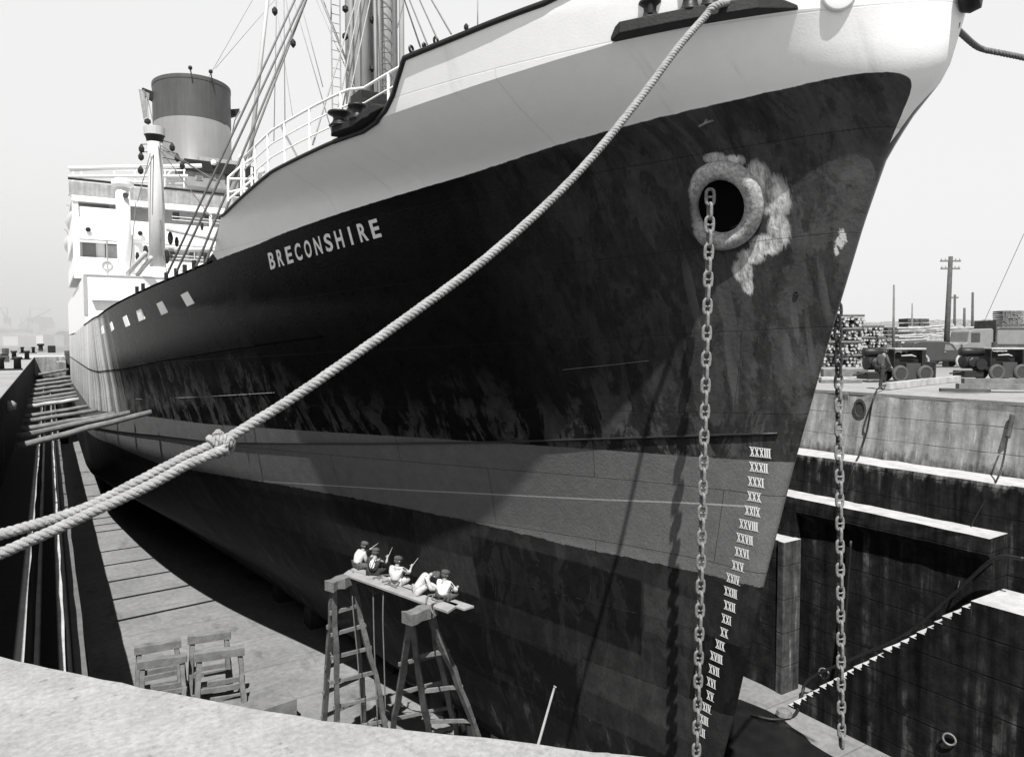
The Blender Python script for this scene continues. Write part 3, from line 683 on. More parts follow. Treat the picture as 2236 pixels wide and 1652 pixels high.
for side in (-1, 1):
    c = hullP(hq[0], hq[1], side)
    e1 = (hullP(hq[0]+.3, hq[1], side)-hullP(hq[0]-.3, hq[1], side)).normalized(); e2 = (hullP(hq[0], hq[1]+.3, side)-hullP(hq[0], hq[1]-.3, side)).normalized()
    nrm = e1.cross(e2); nrm = nrm if nrm.x*side > 0 else -nrm; ax = (nrm+Vector((side*.05, -.12, -.22))).normalized()
    M['bolster'] = M.get('bolster') or bolmat()
    mb = MB(); mb.torus(c+ax*.14, ax, .60, .172, 48, 16, sx=1.12, sy=.97); rg = mb.build('hawse_bolster', M['bolster'], ship, smooth=True)
    mb = MB(); mb.lathe(c+ax*.17, [(.02, -.08), (.46, -.08), (.52, -.03), (.62, -.14)], 28, ax); mb.build('hawse_dark_dish', M['pitch'], rg, smooth=True)  # no real hole: a black dish stands in for the dark inside
# staple above the hawse
q = hit(1547, 272); c = hullP(q[0], q[1], -1)
mb = MB(); mb.tube([c+Vector((.02, -.09, .05)), c+Vector((-.12, -.09, .0)), c+Vector((-.13, .09, -.03)), c+Vector((.02, .1, .03))], .022, 6); mb.tube([c+Vector((-.1, 0, 0)), c+Vector((-.02, -.03, .14))], .025, 6); mb.build('staple', M['chain'], ship)
# weld plate on the topside, small eyes
for px, py in ((1372, 633), (1740, 640)):
    q = hit(px, py); c = hullP(q[0], q[1], -1, .02); mb = MB(); mb.torus(c, (-1, -.5, 0), .035, .014, 12, 6); mb.build('hull_eye', M['iron'], ship)

# chock platforms with roller fairleads
def bobbin(mb, c, r, h, up=Vector((0, 0, 1))):
    mb.lathe(c, [(r*.95, 0), (r*.8, h*.12), (r*.62, h*.3), (r*.55, h*.5), (r*.62, h*.68), (r*.95, h*.82), (r*1.05, h*.88), (r*1.0, h), (r*.5, h*1.02)], 20, up)
def platform(yq0, yq1, wide, thick, rollers, pts_h, tag_):
    pl = MB(); n = 16; vs = []; fs = []
    for i in range(n+1):
        u = i/n; Y = yq0+(yq1-yq0)*u; h = pts_h(Y); tp = min(1, min(u, 1-u)*6+.25); w = wide*tp
        base = hullP(Y, h, -1, -.25); out_ = hullP(Y, h, -1, w); th = thick*min(1, min(u, 1-u)*9+.35)
        vs += [base, out_, out_+Vector((0, 0, th)), base+Vector((0, 0, th))]
    for i in range(n):
        for k in range(4): fs.append((4*i+k, 4*i+(k+1) % 4, 4*i+4+(k+1) % 4, 4*i+4+k))
    fs += [(0, 1, 2, 3), (4*n, 4*n+1, 4*n+2, 4*n+3)]
    po = pl.add(vs, fs).build('chock_platform', M['iron'], ship, bevel=.015)
    for Y, r, hh in rollers:
        c = hullP(Y, pts_h(Y), -1, wide*.30)+Vector((0, 0, thick-.01)); mb = MB(); bobbin(mb, c, r, hh); mb.build('roller_fairlead', M['black'], po, smooth=True)
    return po
pa, pb = hit(1343, 86), hit(1738, 16)
PLH = lambda Y: fi(Y, [pb[0], (pa[0]+pb[0])/2, pa[0]], [pb[1]-.04, (pa[1]+pb[1])/2-.03, pa[1]-.04])
platform(pa[0]+.02, pb[0]-.02, .34, .19, [(fi(f, [0, 1], [pa[0], pb[0]]), r, h) for f, r, h in ((.24, .19, .30), (.47, .21, .40), (.58, .21, .40), (.80, .2, .4))], PLH, 0)
qa, qb = hit(728, 300), hit(838, 250)
platform(qa[0], qb[0]-.05, .16, .15, [(qa[0]-.3, .25, .30), (qa[0]-.85, .2, .30)], lambda Y: top(Y)+.04, 0)
# cross bar post beside the forward roller
q = hit(1430, 20); c = hullP(q[0], q[1], -1, .1); MB().tube([c+Vector((0, 0, -.1)), c+Vector((0, 0, .7))], .05, 8).build('chock_pin', M['iron'], ship)
# mooring pipe and fairlead on the stem, round patch
st_ = Vector((XC, stem(17.7)-.02, ZK+17.75))
MB().lathe(st_+Vector((.08, -.02, .0)), [(.10, -.15), (.30, -.1), (.34, .02), (.30, .16), (.2, .18), (.17, -.05)], 24, (.35, -1, 0)).build('mooring_pipe', M['iron'], ship, smooth=True)
MB().tube([at_d(2076, 46, 14.0), at_d(2082, 55, 14.), at_d(2078, 66, 14.), at_d(2073, 72, 13.9)], .018, 6).build('stem_shackle', M['iron'], ship)
FL = Vector((XC+.2, stem(17.3)+.2, ZK+17.36))
MB().torus(FL, (1, -.3, 0), .13, .07, 18, 8).build('stem_fairlead', M['iron'], ship, smooth=True)
q = hit(1832, -14); c = hullP(q[0], q[1], -1, .0); 
MB().lathe(c, [(.26, -.05), (.26, .015), (.22, .03)], 28, (-.6, -.75, -.12)).build('round_plate', M['white'], ship, smooth=True)

# ------------------------------------------------------------------ superstructure
def zat(y, Y, x=340): return at_y(x, y, Y).z
YB, YF = 64., 55.4                              # bridge front, forward house front
def wbox(name, m_, Y, x0, x1, y0, y1, d, parent=None, Yoff=0., bevel=0.):   # box on the transverse plane Y, depth d aft
    a = at_y(x0, y1, Y); c = at_y(x1, y0, Y); mb = MB(); mb.bb((a.x, Y+Yoff, min(a.z, c.z)), (c.x, Y+Yoff+d, max(a.z, c.z))); return mb.build(name, m_, parent or ship, bevel=bevel)
def xbox(name, m_, x0, x1, y0, y1, Y, d, parent=None, bevel=0.):           # X in metres, y in picture rows measured on plane Y
    z0, z1 = zat(y1, Y, 300), zat(y0, Y, 300); mb = MB(); mb.bb((x0, Y, z0), (x1, Y+d, z1)); return mb.build(name, m_, parent or ship, bevel=bevel)
BL, BRt = 2.12, 2*XC-2.12
fh = xbox('forward_house', M['white'], BL, BRt, 605, 720, YF, 44)
z605 = zat(605, YF, 300)
MB().bb((BL-.03, YF-.05, z605-.02), (BRt+.03, YF+.1, z605+.07)).build('house_rail', M['grey'], fh)
z655 = zat(656, YF, 300); MB().bb((BL+.4, YF-.35, z655-.06), (BRt-.4, YF, z655)).build('house_ledge', M['whitemetal'], fh)
MB().bb((BL-.04, YF-.04, zat(690, YF, 300)), (BL+.16, YF+.25, z605+.02)).build('house_corner_post', M['grey'], fh)
br_ = empty('bridge_house', (0, 0, 0)); br_.parent = ship; br_.location = -wloc(ship)
UL, UR = 1.8, 2*XC-1.8
xbox('front_plating', M['white'], UL, UR, 567, 612, YB, .3, br_)
xbox('front_plating', M['white'], UL, UR, 483, 529, YB, .3, br_)
xbox('front_plating', M['whitemetal'], UL, UR, 437, 450, YB-.1, .5, br_)
xbox('wing_dodger', M['canvas'], UL-.15, UR+.15, 410, 437, YB-.12, .2, br_)
MB().tube([(UL-.2, YB-.1, zat(409, YB)), (UR+.2, YB-.1, zat(409, YB))], .09, 8).build('dodger_rail', M['iron'], br_)
for yy in (440, 530, 600): xbox('deck_plating', M['white'], UL, UR, yy, yy+5, YB+.05, 16, br_)
xbox('back_bulkhead', M['white'], UL+2.2, UR-2.2, 440, 612, YB+2.6, 14, br_)
for y0, y1 in ((567, 605), (483, 529)): xbox('side_plating', M['white'], UL, UL+.1, y0, y1, YB+.3, 15, br_)
for y0, y1 in ((450, 483), (529, 567)):
    for xa, xb_ in ((UL, UL+.42), (UL+3.6, UL+3.85), (11.4, 11.6), (16, 16.2), (UR-.42, UR)): xbox('front_pillar', M['white'], xa, xb_, y0, y1, YB+.02, .2, br_)
for px0, px1, y0, y1 in ((377, 391, 463, 481), (446, 460, 463, 481), (477, 491, 463, 481), (520, 534, 463, 481), (371, 384, 550, 563), (413, 428, 550, 563), (440, 453, 550, 563), (480, 492, 550, 563)):
    a = at_y(px0, y1, YB+2.6); c = at_y(px1, y0, YB+2.6); w = MB().bb((a.x-.06, YB+2.52, a.z-.06), (c.x+.06, YB+2.62, c.z+.06)).build('window', M['whitemetal'], br_)
    MB().bb((a.x, YB+2.50, a.z), (c.x, YB+2.56, c.z)).build('pane', M['glass'], w)
a = at_y(234, 565, YB+.9); c = at_y(257, 537, YB+.9); d_ = MB().bb((a.x, YB+.66, a.z-.3), (c.x, YB+.73, c.z)).build('door', M['grey'], br_); MB().bb((a.x-.12, YB+.70, a.z-.3), (c.x+.12, YB+.79, c.z+.12)).build('door_frame', M['iron'], d_)
a = at_y(181, 567, YB+.7); c = at_y(209, 529, YB+.7); MB().bb((a.x, YB+.6, a.z), (c.x, YB+.75, c.z)).build('side_opening', M['glass'], br_)
xbox('wing_house', M['white'], UL+.35, UL+6.6, 529, 605, YB+.8, 3, br_)
xbox('wing_shelter', M['white'], UL+.5, UL+3.4, 461, 484, YB+.06, .5, br_)
a = at_y(170, 458, YB+1.5); c = at_y(238, 449, YB+1.5); MB().bb((a.x, YB+1.4, a.z), (c.x, YB+1.6, c.z)).build('awning_shade', M['grey'], br_)
for yy in (596, 588): MB().tube([(UL+7., YB-.02, zat(yy, YB)), (UR-7., YB-.02, zat(yy, YB))], .03, 6).build('grab_rail', M['grey'], br_)
for x_ in (UL+2.2, UL+8.4, UL+11.6): MB().tube([(x_, YB-.06, zat(604, YB)), (x_, YB-.06, zat(530, YB))], .05, 6).build('drain_pipe', M['grey'], br_)
for yy in (476, 469, 562, 555): MB().tube([(UL+6.8, YB+.12, zat(yy, YB)), (UR-6.8, YB+.12, zat(yy, YB))], .025, 6).build('guard_rail', M['whitemetal'], br_)
for x_ in (UL+1.0, UL+4.5): MB().lathe((x_, YB-.1, zat(512, YB)), [(.16, 0), (.18, .06), (.1, .1)], 12, (0, -1, 0)).build('side_light', M['iron'], br_)
MB().torus((UL+2.2, YB-.05, zat(585, YB)), (0, 1, 0), .32, .07, 18, 8).build('lifebuoy', M['grey'], br_)
# wheelhouse, its roof, chart house and awning spars
YW = 66.
wh = wbox('wheelhouse', M['midgrey'], YW, 405, 520, 370, 404, 4.5, br_)
wbox('roof', M['iron'], YW, 402, 556, 366, 371, 5.2, wh, -.25)
wbox('chart_room', M['midgrey'], YW+1, 500, 556, 372, 408, 4, wh)
wbox('doorway', M['shade'], YW, 545, 556, 375, 404, .3, wh, -.06); wbox('doorway', M['shade'], YW, 492, 499, 377, 402, .3, wh, -.06)
for x0, x1 in ((427, 442), (458, 470)):
    w = wbox('window', M['grey'], YW, x0, x1, 379, 392, .2, wh, -.06); wbox('pane', M['glass'], YW, x0+2, x1-2, 381, 390, .1, w, -.09)
wbox('roof_house', M['grey'], YW+1.5, 436, 520, 352, 367, 3, wh)
wbox('signal_deck_screen', M['white'], YW-1., 364, 408, 386, 405, .15, br_)
for yy, x0, x1, r in ((366, 150, 440, .16), (372, 150, 405, .06), (384, 150, 410, .12), (397, 268, 330, .08)):
    MB().tube([at_y(x0, yy+1.5, YB+.6), at_y(x1, yy-(4 if yy == 366 else 0), YB+.6)], r, 8).build('awning_spar', M['whitemetal'], br_)
for x in (160, 178, 250, 295, 360, 402): MB().tube([at_y(x, 367, YB+.6), at_y(x, 410, YB+.6)], .06, 6).build('awning_post', M['whitemetal'], br_)
MB().tube([at_y(375, 372, YB+.6), at_y(358, 390, YB+.6)], .06, 6).build('awning_post', M['whitemetal'], br_)
# small roof fittings: ventilator cowls, lamp, horn
for x, y0, y1, r in ((522, 345, 358, .16), (545, 352, 366, .2), (463, 360, 368, .25), (568, 378, 392, .3)):
    pz0, pz1 = at_y(x, y1, YW), at_y(x, y0, YW); mb = MB(); mb.tube([pz0, pz1, pz1+Vector((.1, -.35, .15))], [r*.6, r*.6, r], 8); mb.build('roof_ventilator', M['whitemetal'], br_, smooth=True)
# funnel
FY = 79.5; fb = at_y(421, 360, FY); ft = at_y(421, 193, FY); fr = 3.55; fm = at_y(421, 279, FY).z
fun = empty('funnel', (0, 0, 0)); fun.parent = ship; fun.location = -wloc(ship)
c0 = Vector((at_y(421, 300, FY).x, FY, 0))
MB().lathe(c0, [(fr, 8), (fr, fm)], 48, sy=1.2).build('lower_casing', M['fun_low'], fun, smooth=True)
MB().lathe(c0, [(fr+.012, fm), (fr+.012, ft.z-.4), (fr+.05, ft.z-.35), (fr+.05, ft.z), (fr-.2, ft.z), (fr-.25, ft.z-1)], 48, sy=1.2).build('upper_casing', M['fun_top'], fun, smooth=False)
for dx, dz_ in ((-.75, .25), (1.05, .2)):
    c = c0+Vector((dx, -4.2, ft.z)); MB().lathe(c+Vector((0, .1, .55)), [(.05, -.2), (.17, -.1), (.2, .02), (.12, .18)], 12).build('funnel_lamp', M['iron'], fun); MB().tube([c+Vector((0, .1, .5)), c+Vector((.1, -.03, -.3)), c+Vector((.15, -.05, -.75))], .06, 6).build('lamp_bracket', M['iron'], fun)
for sg, z_ in ((-1, ft.z-1.1), (1, ft.z-1.6)):
    mb = MB(); mb.prism([c0+Vector((sg*(fr-.1), -.4, z_)), c0+Vector((sg*(fr+.9), -.4, z_+.25)), c0+Vector((sg*(fr+.8), -.4, z_-.35)), c0+Vector((sg*(fr-.1), -.4, z_-.75))], (0, .9, 0)); mb.build('horn_platform', M['iron'], fun)
    mb = MB(); mb.tube([c0+Vector((sg*(fr+.85), -.8, z_-.1)), c0+Vector((sg*(fr+.4), -.4, z_-1.)), c0+Vector((sg*(fr+.1), -.3, z_-2.6))], [.08, .05, .05], 6); mb.build('steam_pipe', M['grey'], fun)
mb = MB(); p0 = c0+Vector((-fr-.9, -.6, ft.z-2.)); mb.add([p0+Vector((-.35, 0, .9)), p0+Vector((.6, .2, .7)), p0+Vector((.35, .1, -1.6)), p0+Vector((0, 0, -1.9))], [(0, 1, 2, 3)]); mb.build('furled_flag', M['canvas'], fun, fix=False)
# kingpost with derricks, white ventilator post
KY = 57.2
kp = empty('kingpost', (0, 0, 0)); kp.parent = ship; kp.location = -wloc(ship)
kb = at_y(344, 602, KY); ktz = zat(283, KY, 337); kx = at_y(341, 440, KY).x; k0 = Vector((kx, KY, 0))
MB().lathe(k0, [(.53, kb.z-.5), (.50, ktz-.5)], 24).build('post', M['post'], kp, smooth=True)
MB().lathe(k0, [(.5, ktz-.9), (.6, ktz-.5), (.68, ktz-.42)], 24).build('cap_flange', M['iron'], kp, smooth=True); MB().lathe(k0, [(.68, ktz-.42), (.7, ktz+.1), (.55, ktz+.16)], 24).build('cap', M['post'], kp)
MB().tube([k0+Vector((-.35, 0, ktz+.1)), k0+Vector((-.45, 0, ktz+2.1))], .05, 6).build('lightning_rod', M['grey'], kp)
MB().lathe(k0+Vector((-.42, 0, ktz+.3)), [(.05, 0), (.22, .1), (.2, .3), (.05, .4)], 10).build('lamp', M['iron'], kp)
for x, y in ((309, 325), (308, 342), (307, 372), (387, 345), (398, 362), (376, 322)):
    p_ = at_y(x, y, KY-.2); mb = MB(); mb.lathe(p_, [(.04, -.28), (.17, -.16), (.19, .05), (.1, .22), (.03, .34)], 10); mb.tube([p_+Vector((0, 0, .3)), Vector((kx, KY, p_.z+.5))], .03, 6); mb.build('cargo_block', M['iron'], kp)
for (x0, y0), (x1, y1), r in (((365, 500), (472, 523), .16), ((383, 546), (462, 545), .16), ((279, 598), (318, 552), .15), ((300, 600), (331, 562), .15)):
    MB().tube([at_y(x0, y0, KY-1.), at_y(x1, y1, KY-3.)], [r, r], 10).build('derrick_boom', M['post'], kp, smooth=True)
for x, y, s_ in ((372, 520, .45), (386, 528, .35), (364, 560, .5), (318, 548, .4), (300, 560, .3), (441, 494, .28)):
    p_ = at_y(x, y, KY-.8); MB().lathe(p_, [(.05, -s_), (.3*s_, -.7*s_), (.42*s_, 0), (.3*s_, .7*s_), (.05, s_)], 10).build('cargo_block', M['iron'], kp)
MB().bb((kx-1.1, KY-.7, kb.z-.6), (kx+1.3, KY+.5, kb.z+.55)).build('winch_seat', M['white'], kp, bevel=.05)
for pts in (((335, 338), (311, 395)), ((328, 335), (300, 440)), ((349, 310), (357, 470)), ((346, 320), (360, 460)), ((352, 330), (470, 487)), ((352, 325), (482, 400)), ((352, 318), (470, 396)), ((297, 440), (283, 600)), ((350, 480), (364, 600))):
    MB().tube([at_y(pts[0][0], pts[0][1], KY-.5), at_y(pts[1][0], pts[1][1], KY-1.5)], .035, 5).build('derrick_guy', M['wire'], kp)
vp = empty('ventilator_post', (0, 0, 0)); vp.parent = ship; vp.location = -wloc(ship)
v0 = at_y(273, 605, 60.); vz = at_y(273, 402, 60.).z; v0 = Vector((v0.x, 60., v0.z))
MB().lathe((v0.x, 60, 0), [(.48, v0.z-.4), (.46, vz)], 20).build('post', M['white'], vp, smooth=True)
MB().lathe((v0.x, 60, 0), [(.5, vz-.3), (.72, vz-.1), (.74, vz+.15), (.5, vz+.35)], 20).build('cowl', M['white'], vp)
MB().lathe((v0.x+.1, 59.5, at_y(280, 430, 60.).z), [(.18, 0), (.2, .1)], 12, (.2, -1, 0)).build('port', M['shade'], vp)
MB().lathe((at_y(285, 540, 61).x, 61., 0), [(.8, zat(600, 61)), (.8, zat(535, 61)), (1.0, zat(528, 61)), (1.0, zat(520, 61))], 20).build('curved_screen', M['white'], vp, smooth=False)
# lifeboats and davits seen edge-on along the far side
for Y, z0_, s_ in ((72., zat(470, 66), 1.), (84., zat(500, 70), 1.)):
    mb = MB(); n = 14; vs = []; fs = []
    for i in range(n+1):
        u = i/n*2-1; w = 1.1*(1-abs(u)**2.4)+.02; dpt = .9*(1-abs(u)**3)+.12
        for j in range(9):
            a = math.pi*j/8; vs.append((BL-.05-w*math.cos(a)*.45, Y+u*4, z0_-dpt*math.sin(a)+.35*u*u))
    for i in range(n):
        for j in range(8): a = i*9+j; fs.append((a, a+1, a+10, a+9))
    fs.append(tuple(range(9)))
    lb = mb.add(vs, fs).build('lifeboat', M['whitemetal'], ship, smooth=True)
    for dy in (-2.6, 2.6): MB().tube([(BL+.2, Y+dy, z0_-2.2), (BL+.0, Y+dy, z0_+.9), (BL-.2, Y+dy, z0_+1.5), (BL-.4, Y+dy, z0_+1.6)], .06, 6).build('davit', M['grey'], ship)
# foremast posts, ladders
fmst = empty('foremast', (0, 0, 0)); fmst.parent = ship; fmst.location = -wloc(ship)
MY = 30.
for xp, r in ((783, .56), (840, .57)):
    p_ = at_y(xp, 120, MY); MB().lathe((p_.x, MY, 0), [(r, 2.5), (r*.92, 38)], 32).build('mast_post', M['post'], fmst, smooth=True)
for xp, r, yo in ((757, .10, -.2), (768, .05, -.5), (801, .07, -.6), (814, .16, -.3), (866, .12, -.2)):
    p_ = at_y(xp, 120, MY); MB().tube([(p_.x, MY+yo-.3, 3), (p_.x+.05, MY+yo-.3, 36)], r, 8).build('mast_pipe', M['post'], fmst, smooth=True)
def ladder(name, x0, x1, Y, y_top, y_bot, step, r, bow, parent, m_):
    a, c = at_y(x0, 100, Y).x, at_y(x1, 100, Y).x; z1, z0_ = at_y(x0, y_top, Y).z, at_y(x0, y_bot, Y).z
    for x in (a, c): MB().tube([(x, Y, z0_), (x, Y, z1)], r, 6).build('ladder_rail', m_, parent)
    z = z0_
    while z < z1:
        MB().tube([(a, Y, z), ((a+c)/2, Y-bow, z), (c, Y, z)], r*.7, 5).build('rung', m_, parent); z += step
ladder('l', 832, 856, MY-.75, -200, 262, .46, .035, .22, fmst, M['wire'])
ladder('l', 724, 743, MY-.4, -200, 246, .36, .028, .0, fmst, M['wire2'])
for x, y in ((801+12, 44), (801+12, 150), (754, 80), (754, 20)):
    p_ = at_y(x, y, MY-.8); MB().lathe(p_, [(.03, -.15), (.13, -.05), (.12, .08), (.03, .15)], 8).build('mast_cleat', M['iron'], fmst)
# standing rigging: (x0,y0)->(x1,y1) of the photograph carried from the mast to the deck edge
rg = empty('rigging', (0, 0, 0)); rg.parent = ship; rg.location = -wloc(ship)
def stay(a, b_, Ya, Yb, r, m_=None, ext=1.6, name='stay'):
    # start is extended above the picture along the same straight wire
    A, B = at_y(a[0], a[1], Ya), at_y(b_[0], b_[1], Yb); A2 = B+(A-B)*ext
    MB().tube([A2, B], r, 6).build(name, m_ or M['wire'], rg, smooth=True)
for a, b_, Yb, r in (((644, 0), (366, 597), 27.2, .038), ((662, 0), (386, 592), 25.9, .038), ((668, 0), (428, 582), 24.3, .038), ((660, 24), (449, 573), 23.5, .038)):
    stay(a, b_, 28.2, Yb, r)
for a, b_, Ya, Yb in (((604, 0), (598, 310), 40, 40), ((620, 0), (623, 352), 36, 36), ((691, 0), (800, 252), 33, 28), ((701, 0), (775, 182), 33, 33), ((649, 28), (725, 290), 36, 34), ((655, 0), (705, 190), 36, 34), ((787, 0), (728, 284), 26, 20), ((797, 0), (738, 284), 26, 20), ((808, 0), (748, 280), 26, 20), ((778, 0), (683, 316), 24, 17), ((705, 0), (790, 215), 30, 30), ((574, 30), (470, 150), 70, 74), ((538, 24), (455, 170), 70, 77), ((601, 0), (640, 260), 60, 50), ((628, 20), (640, 95), 40, 40), ((1043, 0), (1043, 80), 24, 24)):
    stay(a, b_, Ya, Yb, .022, M['wire2'])
for a, b_, Yb in (((883, 0), (868, 60), 20), ((883, 0), (918, 103), 13.2), ((894, 0), (933, 97), 13.), ((916, 0), (955, 86), 12.7), ((942, 0), (985, 74), 12.4), ((883, 0), (918, 103), 13.2)):
    stay(a, b_, Yb+3, Yb, .018)
stay((584, 0), (545, 352), 44, 42, .12, M['post'], 1.5, 'derrick_boom')
for x, y in ((640, 95), (600, 25), (1020-2, 60), (778, 305)):
    p_ = at_y(x, y, 24); MB().lathe(p_, [(.02, -.14), (.09, -.04), (.09, .05), (.02, .14)], 8).build('rigging_block', M['iron'], rg)
# rails along the forecastle deck edge
for side in (-1, 1):
    ys_ = list(np.arange(13.75, 20.8, .35))+[20.75]
    rl = empty('deck_railing', (0, 0, 0)); rl.parent = ship; rl.location = -wloc(ship)
    def rp(Y, dz_): return hullP(Y, fi(Y, [13.6, 15.2, 30], [16.95, 16.74, 14.85]) if Y < 15.3 else top(Y), side, -.06)+Vector((0, 0, dz_))
    for dz_, r in ((.98, .028), (.66, .017), (.34, .017)):
        st0 = 0 if dz_ > .9 else (1 if dz_ > .6 else 3)
        MB().tube([rp(Y, dz_) for Y in ys_[st0:]], r, 6).build('rail', M['whitemetal'], rl, smooth=True)
    for Y in (14.35, 15.75, 16.9, 18.0, 18.9, 19.8, 20.7):
        MB().tube([rp(Y, 0), rp(Y, .98)], .03, 6).build('stanchion', M['whitemetal'], rl)
    p_ = rp(18.2, .98); MB().tube([p_, p_+Vector((-side*.5, -.1, -.95))], .03, 6).build('stay_bar', M['whitemetal'], rl)
gy = 20.9
gr = empty('ladder_head', (0, 0, 0)); gr.parent = ship; gr.location = -wloc(ship)
for (x0, y0), (x1, y1) in (((498, 388), (498, 440)), ((527, 362), (527, 428)), ((550, 366), (550, 415)), ((498, 388), (527, 362)), ((498, 391), (550, 391)), ((498, 420), (540, 412)), ((498, 437), (560, 385)), ((527, 362), (552, 345))):
    MB().tube([at_y(x0, y0, 21.6), at_y(x1, y1, 21.6)], .035, 6).build('frame_bar', M['whitemetal'], gr)
# windlass end, winch and fittings showing behind the rail
wd = empty('deck_winch', (0, 0, 0)); wd.parent = ship; wd.location = -wloc(ship)
for x, y, Y, rx, h_ in ((795, 268, 17.2, .42, .5), (812, 262, 17.6, .5, .7)):
    p_ = at_y(x, y, Y); MB().lathe(p_, [(rx, -.3), (rx*.8, 0), (rx*.8, h_*.7), (rx, h_)], 16, (1, .2, .1)).build('drum', M['black'], wd)
p_ = at_y(812, 248, 18.); MB().box(p_, (.9, .7, .9)).build('winch_bed', M['iron'], wd, bevel=.03)
for x, y in ((772, 232), (784, 225), (776, 245), (788, 240)):
    p_ = at_y(x, y, 17.8); MB().tube([p_+Vector((0, 0, -.35)), p_+Vector((.05, 0, .1))], .035, 6).build('lever', M['iron'], wd)
for x, y, w_ in ((898, 108, .12), (926, 100, .08), (952, 90, .14)):
    q_ = at_y(x, y, 13.2); MB().torus(q_, (.6, -1, 0), w_*.5, .025, 14, 6).build('rail_clip', M['black'], ship)
for x, y in ((365, 605), (386, 595), (405, 588), (427, 582), (300, 632), (314, 627), (450, 566)):
    q = hit(x, y+10); 
    if q: c = hullP(q[0], top(q[0]), -1); MB().box(c+Vector((0, 0, .12)), (.12, .2, .3)).build('rigging_screw', M['iron'], rg)
# @@REST

# ------------------------------------------------------------------ chains, ropes
def link_mesh(L=.345, w_=.208, r=.031):
    mb = MB(); n = 24; pts = []
    for i in range(n):
        a = 2*math.pi*i/n; x = (w_/2-r)*math.cos(a); z = (L/2-r)*math.sin(a); k = .5*(L-w_)
        s_ = math.copysign(1, math.sin(a)) if abs(math.sin(a)) > 1e-6 else 0
        pts.append(Vector((x*(1.0 if abs(math.sin(a)) < .8 else 1.02), 0, (w_/2-r)*math.sin(a)+s_*k*min(1, abs(math.sin(a))*2.2))))
    k0 = len(mb.v); m_ = 8
    for i in range(n):
        t = (pts[(i+1) % n]-pts[i-1]).normalized(); u = Vector((0, 1, 0)); w2 = t.cross(u)
        for j in range(m_): a = 2*math.pi*j/m_; mb.v.append(tuple(pts[i]+(u*math.cos(a)+w2*math.sin(a))*r))
    for i in range(n):
        for j in range(m_): mb.f.append((k0+i*m_+j, k0+((i+1) % n)*m_+j, k0+((i+1) % n)*m_+(j+1) % m_, k0+i*m_+(j+1) % m_))
    mb.tube([(-(w_/2-r), 0, 0), (0, 0, 0), (w_/2-r, 0, 0)], [r*.95, r*.7, r*.95], 8)
    return mb.mesh('chain_link', True)
LM = link_mesh(); LM.materials.append(M['chain'])
def chain(label, top_, bot, yaw, sag=None):
    c = empty('anchor_chain', top_, label, 'anchor chain', 'anchor chains hanging from the bow')
    d = (bot-top_); L = d.length; n = int(L/.247); dn = d.normalized(); q0 = Vector((0, 0, -1)).rotation_difference(dn)
    for i in range(n):
        o = bpy.data.objects.new('chain_link', LM); COL.objects.link(o); o.parent = c; o.location = dn*(.247*i+.1)
        a = yaw+(math.pi/2 if i % 2 else 0)+random.gauss(0, .06); o.rotation_mode = 'QUATERNION'
        o.rotation_quaternion = q0@Quaternion((0, 0, 1), a)@Quaternion((1, 0, 0), random.gauss(0, .02))
    return c
hp = hullP(hq[0]+.12, hq[1]+.02, -1)
ct = at_d(1551, 418, 13.28); cb = at_d(1520, 1668, 14.8)
chain('grey stud link chain hanging from the scraped hawse ring in front of the draught marks', ct, cb, -.45)
ct2 = at_d(1829, 560, 15.0); cb2 = at_d(1838, 1650, 15.6)
chain('grey stud link chain hanging clear of the stem in front of the stone stairs', ct2, cb2, -.5)

# mooring rope from the chock platform to the quay on the near side
PB = at_d(1548, 26, 11.42); PA = at_d(-60, 1190, 6.35)
def rope_pt(x, y):                             # points of the rope lie in the upright plane through its two ends
    d = ray(x, y); n = Vector((PB.y-PA.y, -(PB.x-PA.x), 0)); k = (PA.x*n.x+PA.y*n.y)/(d[0]*n.x+d[1]*n.y); return W3(d*k)
mr = empty('mooring_rope', PA, 'thick pale laid hemp rope rising to the bow fairlead, knotted half way', 'mooring rope')
main = [rope_pt(x, y) for x, y in ((475, 972), (545, 928), (640, 868), (760, 785), (900, 685), (1060, 565), (1200, 440), (1300, 335), (1400, 212), (1480, 105), (1545, 30))]
main = main[:-1]+[at_d(1540, 36, 11.40), at_d(1554, 18, 11.40), at_d(1578, 8, 11.46), at_d(1606, 8, 11.75)]
up_ = [rope_pt(x, y) for x, y in ((-60, 1187), (0, 1167), (120, 1132), (210, 1098), (330, 1036), (420, 990), (500, 957))]
lo_ = [rope_pt(x, y)+Vector((.02, -.16, 0)) for x, y in ((-60, 1226), (0, 1198), (110, 1150), (200, 1108), (260, 1081), (330, 1047), (390, 1014), (440, 992), (482, 975))]
strands(MB(), smooth_path(main), .056, .18).build('standing_part', M['rope'], mr, smooth=True)
strands(MB(), smooth_path(up_), .051, .165).build('doubled_part', M['rope'], mr, smooth=True)
strands(MB(), smooth_path(lo_), .051, .165).build('doubled_part', M['rope'], mr, smooth=True)
kc = rope_pt(478, 968); ka = (main[1]-main[0]).normalized()
mb = MB(); kp_ = []
for i in range(64):
    a = i/64*2*math.pi*3.2; t = (i/64-.5)*.16; u = ka.cross(Vector((0, 0, 1))).normalized(); w2 = ka.cross(u); kp_.append(kc+ka*t+(u*math.cos(a)+w2*math.sin(a))*(.085+.012*math.sin(a*1.7)))
strands(mb, kp_, .036, .12)
tail = [kc+ka*.03+Vector((0, -.05, -.02)), rope_pt(500, 985), rope_pt(506, 968)+Vector((0, -.05, 0)), rope_pt(498, 955)+Vector((0, -.08, 0)), rope_pt(488, 972)+Vector((0, -.1, 0)), rope_pt(492, 990)+Vector((0, -.08, 0))]
strands(mb, smooth_path(tail, 6), .032, .11)
